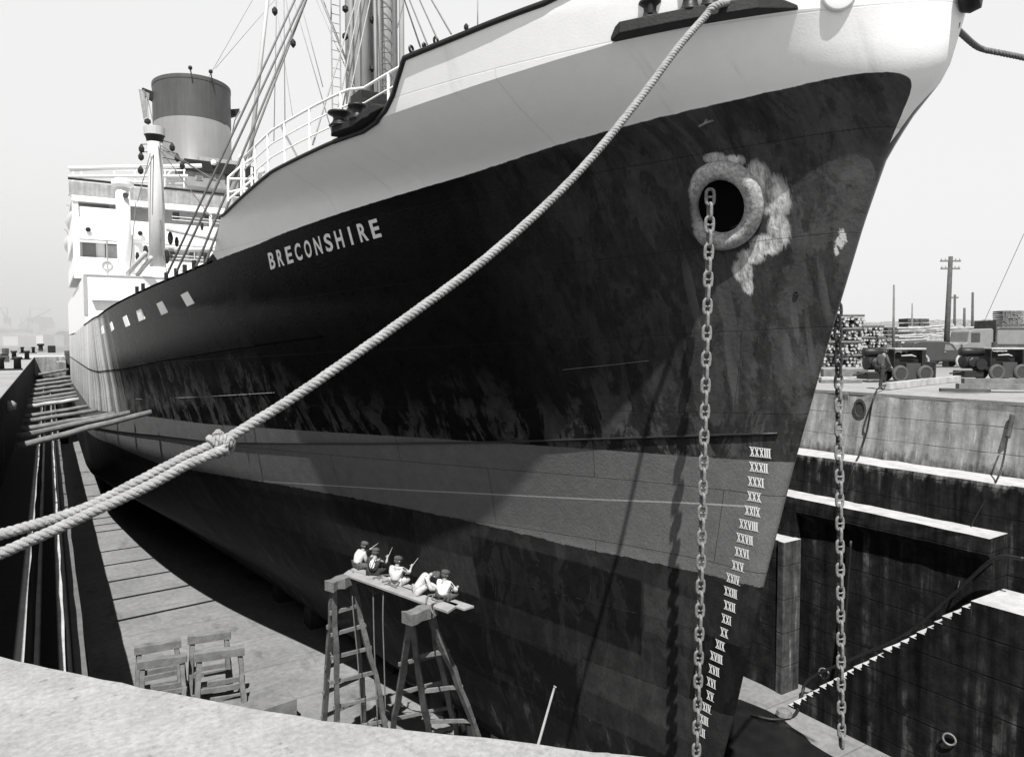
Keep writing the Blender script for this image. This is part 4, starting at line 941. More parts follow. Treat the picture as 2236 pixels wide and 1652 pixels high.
tail = [kc+Vector((0, -.03, .02)), rope_pt(468, 952)+Vector((0, -.04, 0)), rope_pt(474, 942)+Vector((0, -.05, 0)), rope_pt(482, 950)+Vector((0, -.05, 0)), kc+Vector((0, -.09, 0))]
strands(mb, smooth_path(tail, 6), .032, .11); mb.build('knot', M['rope'], mr, smooth=True)
# rope from the stem to the far quay
r2 = [FL+Vector((-.1, .05, .03)), FL+Vector((.12, -.03, -.01)), at_d(2135, 103, 13.5), at_d(2180, 115, 13.4), at_d(2260, 132, 13.3), at_d(2420, 175, 12.6)]
tag(strands(MB(), smooth_path(r2), .052, .17).build('mooring_rope', M['rope2'], smooth=True), 'dark rope stretched from the stem fairlead out over the yard', 'mooring rope')
tag(MB().tube([at_d(2108-250+0, 1620, 30), at_d(1886, 1500, 30)], .001, 3).build('tmp', M['rope2']), 'x', 'x') if False else None

# bollards on the far coping of the shaded side
def bollard(label, x, y, h_, w_):
    c = at_z(x, y, 0); b_ = empty('mooring_bollard', c, label, 'bollard', 'bollards along the shaded quay edge')
    for sx in (-.5, .5): MB().lathe((c.x+sx*w_, c.y, 0), [(.24, 0), (.22, h_*.75), (.32, h_*.86), (.30, h_)], 14).build('post', M['iron'], b_, smooth=True)
    MB().bb((c.x-w_*.8, c.y-.35, 0), (c.x+w_*.8, c.y+.35, .12)).build('base', M['iron'], b_)
bollard('large twin post bollard nearest of the row on the pale quay edge', 20, 808, .95, 1.0)
bollard('twin post bollard between the nearest and the smallest ones on the quay edge', 45, 785, 1.0, 1.2)
bollard('small twin post bollard close to the far end of the quay edge', 61, 771, 1.1, 1.6)
c = at_z(89, 764, 0); tag(MB().lathe(c, [(.5, 0), (.42, .9), (.75, 1.1), (.7, 1.5)], 12).build('capstan', M['iron']), 'dark capstan on top of the far grey pier', 'capstan')
c = at_z(113, 770, 0); tag(MB().bb((c.x-.6, c.y-.4, -.4), (c.x+.6, c.y+.4, 1.3)).build('gate_winch', M['iron'], bevel=.1), 'dark winch standing where the gate meets the grey pier', 'winch')
for i, (x, y, w_, h_) in enumerate(((10, 790, .8, .6), (3, 780, 1.4, .5), (12, 772, 1., .9))):
    c = at_z(x, y, 0); tag(MB().box(c+Vector((0, 0, h_/2)), (w_, w_*.7, h_), i).build('timber_block', M['woodd'], bevel=.05), ('low dark timber block behind the nearest bollard', 'long flat timber block at the frame edge behind the bollards', 'tall dark timber block beside the small bollard')[i], 'timber block', 'timber blocks on the shaded quay')

# timber shores between the wall and the ship
SHR = [((40, 973), (331, 899), .125, 'thick round timber shore nearest the photographer, pale and lowest of the row'), ((36, 953), (284, 901), .125, 'second shore, its far end lashed against the hull beside the nearest'), ((46, 937), (251, 903), .12, 'third shore, straight and evenly grey'), ((50, 921), (214, 894), .115, None), ((55, 909), (192, 886), .11, None), ((60, 887), (172, 871), .13, 'palest timber shore of the middle of the row'), ((62, 873), (166, 857), .13, None), ((70, 852), (160, 838), .14, None), ((76, 833), (154, 822), .15, None), ((84, 818), (150, 806), .16, None), ((62, 880), (168, 864), .12, None), ((66, 862), (162, 848), .13, None), ((73, 842), (156, 830), .14, None)]
YS = [34.6, 38., 41.4, 44.9, 48.3, 54., 58.5, 68., 82., 98., 56.2, 63., 74.]
for i, ((x0, y0), (x1, y1), r, lb) in enumerate(SHR):
    Y = YS[i]; a = at_y(x0, y0, Y); b_ = at_y(x1, y1, Y); b_.x = min(b_.x, XC-hb(Y, max(.5, b_.z-ZK))+.02); a.x = max(a.x, XL)
    if a.y > YEND-9: continue
    d = b_-a; pts = [a+d*k/6+Vector((0, 0, random.gauss(0, .012))) for k in range(7)]
    o = MB().tube(pts, [r*(1.08-.16*k/6) for k in range(7)], 10).build('timber_shore', M['woodl'] if i == 5 else M['wood'], smooth=True)
    tag(o, lb or 'grey round timber shore propping the hull, one of the similar ones further back', 'timber shore', 'timber shores between wall and hull')
for i, (x, y) in enumerate(((22, 886), (123, 937))):
    c = at_x(x, y, -1.4 if i == 0 else -.2); tag(MB().lathe(c, [(.02, -.2), (.22, -.14), (.24, .1), (.1, .22)], 10).build('rope_fender', M['rope'], smooth=True), ('pale round fender hanging on the dark shaded wall', 'pale bundle lying on the ledge below the shores')[i], 'fender')
# keel blocks
for i in range(22):
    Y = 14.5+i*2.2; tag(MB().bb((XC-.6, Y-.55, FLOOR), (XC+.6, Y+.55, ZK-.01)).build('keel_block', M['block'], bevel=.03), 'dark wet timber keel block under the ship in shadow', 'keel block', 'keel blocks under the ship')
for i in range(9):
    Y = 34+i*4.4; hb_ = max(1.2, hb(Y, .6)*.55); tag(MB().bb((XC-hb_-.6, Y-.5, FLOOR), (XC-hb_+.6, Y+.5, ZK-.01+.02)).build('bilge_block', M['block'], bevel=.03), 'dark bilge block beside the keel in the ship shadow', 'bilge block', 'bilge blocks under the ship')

# ------------------------------------------------------------------ staging: trestles, planks
def rough_bar(a, b_, w_, h_, m_, name, parent, seg=6, jit=.012, seed=0):
    rn = random.Random(seed); a, b_ = Vector(a), Vector(b_); d = b_-a; dn = d.normalized(); u = Vector((0, 0, 1)) if abs(dn.z) < .9 else Vector((1, 0, 0)); r = dn.cross(u).normalized(); u = r.cross(dn); mb = MB(); vs = []; fs = []
    for i in range(seg+1):
        p_ = a+d*i/seg+r*rn.gauss(0, jit)+u*rn.gauss(0, jit); k = 1+rn.gauss(0, .07)
        for sx, sy in ((-1, -1), (1, -1), (1, 1), (-1, 1)): vs.append(p_+r*(sx*w_/2*k)+u*(sy*h_/2*k))
    for i in range(seg):
        for j in range(4): fs.append((4*i+j, 4*i+(j+1) % 4, 4*i+4+(j+1) % 4, 4*i+4+j))
    fs += [(0, 3, 2, 1), tuple(4*seg+j for j in range(4))]
    return mb.add(vs, fs).build(name, m_, parent, bevel=.008)
HP = 7.15
def trestle(label, cap0, cap1, feet_f, feet_b, ztop, seed, rungs_f, rungs_b, m_=None):
    m_ = m_ or M['wood']; c = (Vector(feet_f[0])+Vector(feet_b[1]))/2; t = empty('trestle', (c.x, c.y, FLOOR), label, 'trestle')
    c0, c1 = Vector(cap0), Vector(cap1); d = (c1-c0).normalized()
    rough_bar(c0-d*.14+Vector((0, 0, -.06)), c1+d*.14+Vector((0, 0, -.06)), .38, .30, m_, 'cap_beam', t, 5, .014, seed)
    f0, f1 = Vector(feet_f[0]), Vector(feet_f[1]); b0, b1 = Vector(feet_b[0]), Vector(feet_b[1])
    for i, (a, e) in enumerate(((c0, f0), (c1, f1), (c0, b0), (c1, b1))):
        rough_bar(a+(Vector((0, 0, -.1))), e, .16, .15, m_, 'leg', t, 9, .022, seed*9+i)
    for (p, q, rs) in ((f0, f1, rungs_f), (b0, b1, rungs_b)):
        for i, u in enumerate(rs):
            a = c0.lerp(p, u); e = c1.lerp(q, u); dd = (e-a).normalized(); ex = random.Random(seed*31+i).uniform(.04, .22)
            rough_bar(a-dd*ex, e+dd*.1, .06, .12, m_, 'rung', t, 3, .008, seed*17+i)
    for u, s_ in ((.42, 0), (.6, 1)):
        a = c0.lerp(f0, u); e = c0.lerp(b0, u-.03); MB().tube([a, (a+e)/2+Vector((0, 0, -.08)), e], .018, 5).build('lashing', M['rope2'], t)
    return t
def aF(x, y): p = at_z(x, y, FLOOR); return Vector((p.x*.945, p.y*.945, FLOOR))
def aP(x, y): return at_z(x, y, EYE-HP-.06)
trestle('tall ladder legged trestle under the far end of the staging plank', aP(727, 1268)+Vector((0, 0, -.06)), aP(752, 1262)+Vector((.35, .25, -.06)), [aF(738, 1600), aF(851, 1578)], [aF(706, 1572), aF(797, 1530)], 0, 5, (.16, .28, .41, .55, .70, .85), (.25, .5, .66, .82))
trestle('tall ladder legged trestle under the near end of the staging plank', aP(897, 1338)+Vector((0, 0, -.06)), aP(925, 1334)+Vector((.3, .25, -.06)), [aF(948, 1625), aF(1072, 1632)], [aF(848, 1600), aF(1000, 1570)], 0, 11, (.24, .45, .66, .88), (.3, .5, .7, .88))
PZ = EYE-HP
def slab(name, corners, th, m_, label, cat, group=None):
    P_ = [Vector((p.x, p.y, PZ)) for p in corners]; o = MB().prism([p-Vector((0, 0, th)) for p in P_], (0, 0, th)).build(name, m_, bevel=.008); return tag(o, label, cat, group)
pA = [at_z(x, y, PZ) for x, y in ((750, 1252), (762, 1243), (1002, 1318), (978, 1334))]
pB = [at_z(x, y, PZ) for x, y in ((764, 1242), (776, 1237), (1034, 1322), (1012, 1329))]
pB = [p+Vector((.02, 0, 0)) for p in pB]
slab('staging_plank', pA, .07, M['plank'], 'long grey plank on the two tall trestles, the shorter and nearer of the pair', 'plank')
for p in pB: p.z = PZ
slab('staging_plank', pB, .06, M['plank'], 'long grey plank beside the hull whose end sticks out past the other', 'plank')
# rope lying in bights over the plank and hanging to the floor
def line(label, pts, r=.016, name='staging_line', m_='rope2', cat='rope', group='lines draped over the staging plank'):
    return tag(MB().tube(smooth_path(pts, 6), r, 6).build(name, M[m_], smooth=True), label, cat, group)
def pz(x, y, up=.02): p = at_z(x, y, PZ); return p+Vector((0, 0, up))
line('thin line hanging straight down past the ladder of the far trestle', [pz(772, 1250), at_d(768, 1256, 22.8), at_d(771, 1330, 22.7), at_d(782, 1450, 22.7), at_d(790, 1590, 22.6)], .02)
line('thin line looped over the plank behind the man in dark overalls and hanging down', [pz(835, 1262), pz(818, 1262), at_d(815, 1275, 22.0), at_d(817, 1400, 21.9), at_d(825, 1590, 21.8)], .02)
line('thin line hanging from the plank beside the man with the belted pale shirt', [pz(866, 1284), pz(845, 1276), at_d(838, 1285, 21.5), at_d(836, 1350, 21.4), at_d(838, 1420, 21.4), at_d(842, 1560, 21.4)], .02)
line('slack bight of line drooping below the plank', [pz(806, 1248), at_d(801, 1262, 22.4), at_d(806, 1285, 22.3), at_d(822, 1294, 22.3), at_d(832, 1278, 22.3), pz(836, 1268)], .02)
line('loop of line lying on the plank behind the man in dark overalls', [pz(828, 1266), pz(826, 1260), pz(840, 1256), pz(862, 1258), pz(866, 1266), pz(848, 1268), pz(834, 1272)], .02)
line('tangle of line lying where the near trestle carries the plank', [pz(930, 1318), pz(935, 1302), pz(955, 1298), pz(975, 1302), pz(968, 1312), pz(945, 1310), pz(950, 1300), pz(985, 1298), pz(972, 1310), pz(948, 1318), at_d(940, 1322, 19.4), at_d(944, 1335, 19.2), at_d(950, 1344, 19.2)], .024)

# low saw horses on the dock floor
def horse(label, x0, x1, ytop, wdt, hgt, depth, seed):
    f = at_z(x0, ytop, FLOOR+hgt); e = at_z(x1, ytop-wdt, FLOOR+hgt); c = (f+e)/2; t = empty('saw_horse', (c.x, c.y, FLOOR), label, 'saw horse', 'saw horses on the dock floor'); d = (e-f).normalized(); n = Vector((d.y, -d.x, 0))
    rough_bar(f-d*.15, e+d*.15, .3, .28, M['wood'], 'cap_beam', t, 4, .008, seed)
    for i, (p, sg) in enumerate(((f, 1), (f, -1), (e, 1), (e, -1))):
        rough_bar(p+Vector((0, 0, -.1)), Vector((p.x, p.y, FLOOR))+n*sg*depth+(d*(-.12 if i < 2 else .12)), .17, .15, M['wood'], 'leg', t, 5, .014, seed+i)
    for i, u in enumerate((.45, .72)):
        for sg in (1, -1):
            a = Vector((f.x, f.y, FLOOR+hgt*(1-u)))+n*sg*depth*u; b_ = Vector((e.x, e.y, FLOOR+hgt*(1-u)))+n*sg*depth*u; rough_bar(a-d*.12, b_+d*.15, .08, .17, M['wood'], 'rail', t, 3, .008, seed+9+i)
horse('low saw horse with a light top beam, leftmost at the back', 303, 386, 1418, 14, 2.25, .55, 21)
horse('low saw horse whose heavy beam overlaps the one behind it', 311, 398, 1449, 12, 2.3, .55, 31)
horse('tallest low saw horse standing on the sunlit slabs', 420, 494, 1394, 9, 2.75, .6, 41)
horse('low saw horse in front of the tallest, next to the timber box', 434, 524, 1432, 13, 2.55, .6, 51)
f = at_z(500, 1515, FLOOR+.85); tag(MB().box((at_z(548, 1520, FLOOR+.75).x, at_z(548, 1520, FLOOR+.75).y-.6, FLOOR+.42), (2.4, 1.6, .85), .15).build('timber_box', M['wood'], bevel=.02), 'flat topped timber box in front of the saw horses', 'timber box')
# short pole leaning by the head wall
tag(MB().tube([at_d(1212, 1498, 9.6), at_d(1210, 1502, 9.6), at_d(1175, 1625, 7.2)], [.024, .014, .014], 8).build('boat_hook', M['woodl']), 'thin pale pole leaning up from behind the near coping', 'pole')

# ------------------------------------------------------------------ people
def skin(name, joints, edges, m_, parent=None, sub=2, loc=(0, 0, 0), rzv=0., sc=1., extra=None):
    names = list(joints); me = bpy.data.meshes.new(name); me.from_pydata([joints[n][0] for n in names], [(names.index(a), names.index(b_)) for a, b_ in edges], [])
    o = bpy.data.objects.new(name, me); COL.objects.link(o); o.modifiers.new('skin', 'SKIN'); md = o.modifiers.new('sub', 'SUBSURF'); md.levels = sub; md.render_levels = sub
    for i, n in enumerate(names):
        sv = me.skin_vertices[0].data[i]; r = joints[n][1]; sv.radius = r if isinstance(r, tuple) else (r, r); sv.use_root = (i == 0)
    dg = bpy.context.evaluated_depsgraph_get(); m2 = bpy.data.meshes.new_from_object(o.evaluated_get(dg)); bpy.data.objects.remove(o)
    v = [tuple(p.co) for p in m2.vertices]; f = [tuple(p.vertices) for p in m2.polygons]; bpy.data.meshes.remove(m2)
    mb = MB(); mb.add(v, f)
    if extra: extra(mb)
    q = Matrix.Rotation(rzv, 3, 'Z'); mb.v = [tuple(q@(Vector(p)*sc)) for p in mb.v]
    o = mb.build(name, m_, None, smooth=True); o.location = loc if parent is None else (0, 0, 0)
    if parent is not None: o.parent = parent
    return o
def hand(mb, w_, e_, r=.009):                  # palm and five fingers beyond the wrist, gently curled
    w_, e_ = Vector(w_), Vector(e_); d = (w_-e_).normalized(); u = d.cross(Vector((0, 0, 1))); u = u.normalized() if u.length > .05 else Vector((0, 1, 0)); n = u.cross(d)
    mb.tube([w_-d*.02, w_+d*.05, w_+d*.095], [.024, .036, .03], 8)
    for k, (o_, L) in enumerate(((-.03, .062), (-.01, .075), (.01, .07), (.028, .055))):
        a = w_+d*.085+u*o_; mb.tube([a, a+d*L*.5-n*.006, a+d*L*.85-n*.03, a+d*L*.8-n*.05], [r, r*.95, r*.85, r*.6], 6)
    a = w_+d*.03-u*.032; mb.tube([a, a+d*.03-u*.025, a+d*.06-u*.03-n*.012], [r*1.2, r*1.05, r*.7], 6)
def person(label, loc, rzv, J, top_m, leg_m, capm=None, sc=.95, group=None, braces=None, sleeves=True, peak=True, hair=None):
    """J: joint positions in the person's own frame, x forwards; pelvis at the origin"""
    g3 = {k: Vector(v) for k, v in J.items()}
    nk, hd_ = g3['neck'], g3['head']
    B = {'pelvis': (g3['pelvis'], (.15, .11)), 'waist': (g3['pelvis'].lerp(g3['chest'], .5), (.13, .1)), 'chest': (g3['chest'], (.155, .115)), 'neck': (nk, .055), 'skull': (nk.lerp(hd_, .5), .068), 'head': (hd_, .092)}
    E = [('pelvis', 'waist'), ('waist', 'chest'), ('chest', 'neck'), ('neck', 'skull'), ('skull', 'head')]
    for s_ in 'lr':
        B.update({'sh'+s_: (g3['sh'+s_], .06), 'el'+s_: (g3['el'+s_], .043), 'wr'+s_: (g3['wr'+s_], .03), 'hip'+s_: (g3['hip'+s_], .095), 'kn'+s_: (g3['kn'+s_], .06), 'an'+s_: (g3['an'+s_], .042), 'to'+s_: (g3['to'+s_], .035)})
        E += [('chest', 'sh'+s_), ('sh'+s_, 'el'+s_), ('el'+s_, 'wr'+s_), ('pelvis', 'hip'+s_), ('hip'+s_, 'kn'+s_), ('kn'+s_, 'an'+s_), ('an'+s_, 'to'+s_)]
    fdir = Vector(J.get('face', (1, 0, 0))).normalized(); upv = (hd_-nk).normalized(); sd = fdir.cross(upv).normalized()
    def ext(mb):
        for s_ in 'lr': hand(mb, g3['wr'+s_], g3['el'+s_])
        c = hd_; mb.tube([c+fdir*.085-upv*.0, c+fdir*.115-upv*.035, c+fdir*.09-upv*.045], [.012, .017, .012], 6)       # nose
        mb.tube([c+fdir*.088-upv*.075-sd*.025, c+fdir*.098-upv*.075, c+fdir*.088-upv*.075+sd*.025], .008, 5)             # mouth
        for k in (-1, 1):
            mb.lathe(c+sd*k*.092-upv*.02, [(.012, -.008), (.03, 0), (.028, .01)], 8, sd*k)                                # ears
            mb.lathe(c+fdir*.085+sd*k*.034+upv*.005, [(.004, -.004), (.013, 0), (.006, .008)], 8, fdir)                    # eyes
    body = skin('person', B, E, M['skin'], None, 2, loc, rzv, sc, ext); tag(body, label, 'person', group)
    S = {'pelvis': (g3['pelvis'].lerp(g3['chest'], .12), (.175, .14)), 'waist': (g3['pelvis'].lerp(g3['chest'], .5)+Vector((-.02, 0, 0)), (.17, .14)), 'chest': (g3['chest'], (.185, .145)), 'collar': (nk.lerp(g3['chest'], .22), .075)}
    ES = [('pelvis', 'waist'), ('waist', 'chest'), ('chest', 'collar')]
    for s_ in 'lr':
        S.update({'sh'+s_: (g3['sh'+s_], .085), 'el'+s_: (g3['el'+s_] if sleeves else g3['sh'+s_].lerp(g3['el'+s_], .75), .062)}); ES += [('chest', 'sh'+s_), ('sh'+s_, 'el'+s_)]
        if sleeves: S['cu'+s_] = (g3['el'+s_].lerp(g3['wr'+s_], .45 if sleeves == 1 else .85), .052); ES.append(('el'+s_, 'cu'+s_))
    skin('shirt' if not braces else 'overalls_top', S, ES, M[top_m], body, 2, (0, 0, 0), rzv, sc)
    T = {'pelvis': (g3['pelvis'], (.18, .145))}; ET = []
    for s_ in 'lr':
        T.update({'hip'+s_: (g3['hip'+s_], .115), 'kn'+s_: (g3['kn'+s_], .085), 'an'+s_: (g3['kn'+s_].lerp(g3['an'+s_], .92), .068)}); ET += [('pelvis', 'hip'+s_), ('hip'+s_, 'kn'+s_), ('kn'+s_, 'an'+s_)]
    skin('trousers', T, ET, M[leg_m], body, 2, (0, 0, 0), rzv, sc)
    q = Matrix.Rotation(rzv, 3, 'Z')
    for s_ in 'lr':
        mb = MB(); d = (g3['to'+s_]-g3['an'+s_]); a = g3['an'+s_]; mb.tube([a-d*.25, a, a+d*.7, a+d*1.15], [.04, .055, .05, .03], 8); mb.v = [tuple(q@(Vector(p)*sc)) for p in mb.v]; sh_ = mb.build('shoe', M['cap'], None, smooth=True); sh_.parent = body
    mb = MB(); c = hd_+upv*.02
    mb.lathe(c, [(.108, -.02), (.125, .02), (.125, .06), (.09, .10), (.02, .115)], 16, upv)
    if peak: mb.prism([c+fdir*.07+sd*.075-upv*.01, c+fdir*.165+sd*.05-upv*.03, c+fdir*.165-sd*.05-upv*.03, c+fdir*.07-sd*.075-upv*.01], upv*.014)
    mb.v = [tuple(q@(Vector(p)*sc)) for p in mb.v]; cp = mb.build('cap', M[capm or 'cap'], None, smooth=True); cp.parent = body
    mb = MB(); mb.lathe(hd_-fdir*.012-upv*.01, [(.06, -.08), (.098, -.05), (.104, .0), (.1, .03)], 14, upv); mb.v = [tuple(q@(Vector(p)*sc)) for p in mb.v]; hr_ = mb.build('hair', M['cap'], None, smooth=True); hr_.parent = body
    if braces:
        mb = MB(); ch = g3['chest']
        mb.lathe(ch+Vector((-.135, 0, .0)), [(.02, 0), (.115, .004), (.11, .05), (.0201, .055)], 18, (-1, 0, .1), 1., 1.); mb.v = [tuple(q@(Vector((p[0], p[1]*.75, p[2]*1.15-ch.z*.15))*sc)) for p in mb.v]; a = mb.build('shirt_back', M['shirtw'], None); a.parent = body
        for k in (-1, 1):
            mb = MB(); mb.tube([ch+Vector((-.2, .0, -.13)), ch+Vector((-.205, k*.045, .02)), ch+Vector((-.15, k*.09, .17))], .011, 5); mb.v = [tuple(q@(Vector(p)*sc)) for p in mb.v]; a = mb.build('brace', M['cap'], None); a.parent = body
    return body
def seated(lean=.12, turn=0., wl=(.42, .14, .38), wr_=(.45, -.10, .42), kl=(.30, .26, .13), kr=(.30, -.26, .13), al=(.30, -.06, .05), ar=(.36, .08, .06), head=None, face=(1, 0, -.1)):
    ch = Vector((lean, 0, .36)); nk = ch+Vector((lean*.5, 0, .17)); hd_ = nk+Vector((.05, 0, .15)) if head is None else Vector(head)
    J = dict(pelvis=(0, 0, .08), chest=ch, neck=nk, head=hd_, shl=ch+Vector((.02, .19, .1)), shr=ch+Vector((.02, -.19, .1)), hipl=(.08, .11, .08), hipr=(.08, -.11, .08), knl=kl, knr=kr, anl=al, anr=ar, face=face)
    J['tol'] = Vector(al)+Vector((.14, .02, -.02)); J['tor'] = Vector(ar)+Vector((.14, -.02, -.02)); J['wrl'], J['wrr'] = wl, wr_
    for s_ in 'lr':
        s0, w0 = Vector(J['sh'+s_]), Vector(J['wr'+s_]); m_ = (s0+w0)/2; d = w0-s0; J['el'+s_] = m_+Vector((-.02, (.09 if s_ == 'l' else -.09), -.12 if d.length < .52 else -.04))
    return J
GP = 'men sitting on the staging plank'
HR = .62                      # the men face the plating
def seat(x, y): p = at_z(x, y, PZ); return Vector((p.x, p.y, PZ+.015))
def tool(label, body, J, tip, rzv, sc=1.0):
    q = Matrix.Rotation(rzv, 3, 'Z'); a = body.location+q@(Vector(J)*sc); b_ = body.location+q@(Vector(tip)*sc); d = (b_-a).normalized()
    tag(MB().tube([a-d*.10, a, b_], [.011, .010, .006], 6).build('scraper', M['woodl']), label, 'scraper', 'scrapers held by the men on the plank')
P1 = seated(.16, wl=(.5, .12, .46), wr_=(.36, -.02, .22), kl=(.36, .12, .14), kr=(.30, -.28, .1), al=(.16, -.2, .05), ar=(.12, -.1, .05), face=(1, -.3, -.2))
b1 = person('seated man in pale shirt and dark cap at the far end of the plank', seat(778, 1241), HR-.5, P1, 'shirt', 'clothg', sc=1.0, group=GP, sleeves=2); tool('thin pale scraper raised by the man at the far end of the plank', b1, (.58, .12, .5), (.82, .07, .64), HR-.5)
P2 = seated(.06, wl=(.40, .2, .50), wr_=(.40, -.28, .44), face=(1, 0, 0))
b2 = person('seated man in dark overalls with a white shirt back crossed by braces', seat(816, 1256), HR+.15, P2, 'cloth', 'cloth', sc=1.0, group=GP, braces=True, sleeves=0); tool('thin pale scraper held up by the man in dark overalls', b2, (.47, -.3, .5), (.66, -.34, .70), HR+.15)
P3 = seated(.05, wl=(.4, .22, .3), wr_=(.42, -.26, .44), face=(1, -.5, 0))
b3 = person('seated man in a belted pale shirt and pale trousers in the middle of the plank', seat(864, 1278), HR-.05, P3, 'shirt', 'trousers', sc=1.03, group=GP, sleeves=1); tool('thin pale scraper held up by the man in the belted shirt', b3, (.5, -.28, .5), (.72, -.32, .65), HR-.05)
q3 = MB(); 
for i in range(1): pass
P4 = seated(.30, wl=(.56, .1, .16), wr_=(.6, -.12, .12), kl=(.34, .12, .34), kr=(.42, -.14, .3), al=(.5, .12, .05), ar=(.78, -.16, .06), head=(.60, -.03, .50), face=(.6, 0, -.8))
b4 = person('man bending forward with knees drawn up in pale clothes on the plank', seat(905, 1297), HR-.95, P4, 'shirt', 'trousers', sc=1.0, group=GP, sleeves=2)
P5 = seated(.03, wl=(.36, .16, .28), wr_=(.38, -.2, .26), face=(1, -.15, 0))
b5 = person('seated man in bright white shirt and dark trousers nearest the plank end', seat(968, 1310), HR-.15, P5, 'shirtw', 'clothg', sc=1.01, group=GP, sleeves=1)
for b_, J_, rr in ((b3, P3, HR-.05), (b5, P5, HR-.15)):
    mb = MB(); mb.torus((0, 0, .13), (0, 0, 1), .172, .016, 20, 6, sx=.82, sy=1.08); q = Matrix.Rotation(rr, 3, 'Z'); mb.v = [tuple(q@(Vector(p)*1.02)) for p in mb.v]; a = mb.build('belt', M['cap'], None); a.parent = b_

# dark glossy sheet added to stand for the bow's shade at the stem foot
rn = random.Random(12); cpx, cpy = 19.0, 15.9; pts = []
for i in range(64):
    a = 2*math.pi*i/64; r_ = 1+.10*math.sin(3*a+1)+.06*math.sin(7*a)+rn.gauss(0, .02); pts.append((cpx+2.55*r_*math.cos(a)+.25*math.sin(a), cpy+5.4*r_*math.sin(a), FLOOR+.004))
mpd = mat('painted stem shade', .012, .12, .3, 1.5, spec=.4, bump=.04, bscale=2.)
pm_ = bpy.data.meshes.new('stem_shade_sheet'); pm_.from_pydata(pts, [], [tuple(range(64))]); po_ = bpy.data.objects.new('stem_shade_sheet', pm_); COL.objects.link(po_); pm_.materials.append(mpd); tag(po_, kind='structure')

# ------------------------------------------------------------------ fittings on the stained wall
def ring(label, x, y, X, r=.2):
    c = at_x(x, y, X); tag(MB().torus(c+Vector((-.05, 0, -r)), (1, .25, 0), r, .03, 20, 8).build('mooring_ring', M['chain']), label, 'mooring ring', 'iron rings on the dock wall')
ring('pale iron ring on the dark stair wall low down', 2075, 1600, 22.8, .17); ring('small iron ring above the foot of the stone stairs', 2020-219, 1458, 24.3, .18)
c = at_x(1878, 893, 27.5); tag(MB().lathe(c+Vector((.02, 0, 0)), [(.2, 0), (.2, .03), (.27, .035), (.28, .06), (.2, .065), (.19, .03)], 20, (-1, 0, 0), 1., 1.5).build('wall_hawse', M['shade']), 'dark oval opening with an iron lip in the pale upper wall', 'wall opening')
def drape(label, pts, r, m_='black', cat='rope', name='hanging_rope'): return tag(MB().tube(smooth_path(pts, 8), r, 6).build(name, M[m_], smooth=True), label, cat)
drape('dark rope hanging over the pale coping beside the walking man', [at_z(2010, 818, .06), at_z(1960, 838, .04), at_x(1915, 853, 27.65)+Vector((0, 0, .04)), at_x(1893, 940, 27.25), at_x(1878, 988, 26.9), at_x(1866, 1015, 25.7), at_x(1846, 1075, 25.4)], .035)
drape('thick frayed rope fender on the upper wall trailing a thin line', [at_x(2211, 905, 27.5), at_x(2206, 930, 27.4), at_x(2200, 955, 27.3)], .085, 'woodd', 'rope fender', 'wall_fender')
drape('thin dark line falling down the wall from the frayed fender', [at_x(2200, 955, 27.2), at_x(2180, 1040, 25.9), at_x(2120, 1150, 25.5), at_x(2102, 1240, 25.0), at_x(2090, 1290, 24.4)], .03)
drape('black hose running down beside the stone stairs to the dock floor', [at_x(2236, 1219, 24.2), at_x(2172, 1219, 24.2), at_x(2090, 1290, 24.3), at_x(1985, 1380, 24.3), at_x(1880, 1430, 24.2), at_x(1770, 1480, 24.), at_x(1750, 1520, 23.6), at_z(1735, 1560, FLOOR+.05), at_z(1690, 1570, FLOOR+.05), at_z(1640, 1560, FLOOR+.05)], .06, 'black', 'hose', 'air_hose')
drape('second black hose dropping down the recess wall behind the far chain', [at_x(1858, 1180, 24.4), at_x(1850, 1300, 24.4), at_x(1840, 1420, 24.3), at_x(1832, 1490, 24.)], .05, 'black', 'hose', 'air_hose')
p = at_z(1712, 1553, FLOOR+.2); tag(MB().lathe(p, [(.05, -.2), (.3, -.1), (.25, .05), (.05, .12)], 8).build('hose_coupling', M['wood']), 'pale lump of coupling on the dock floor by the foot of the stairs', 'hose coupling')

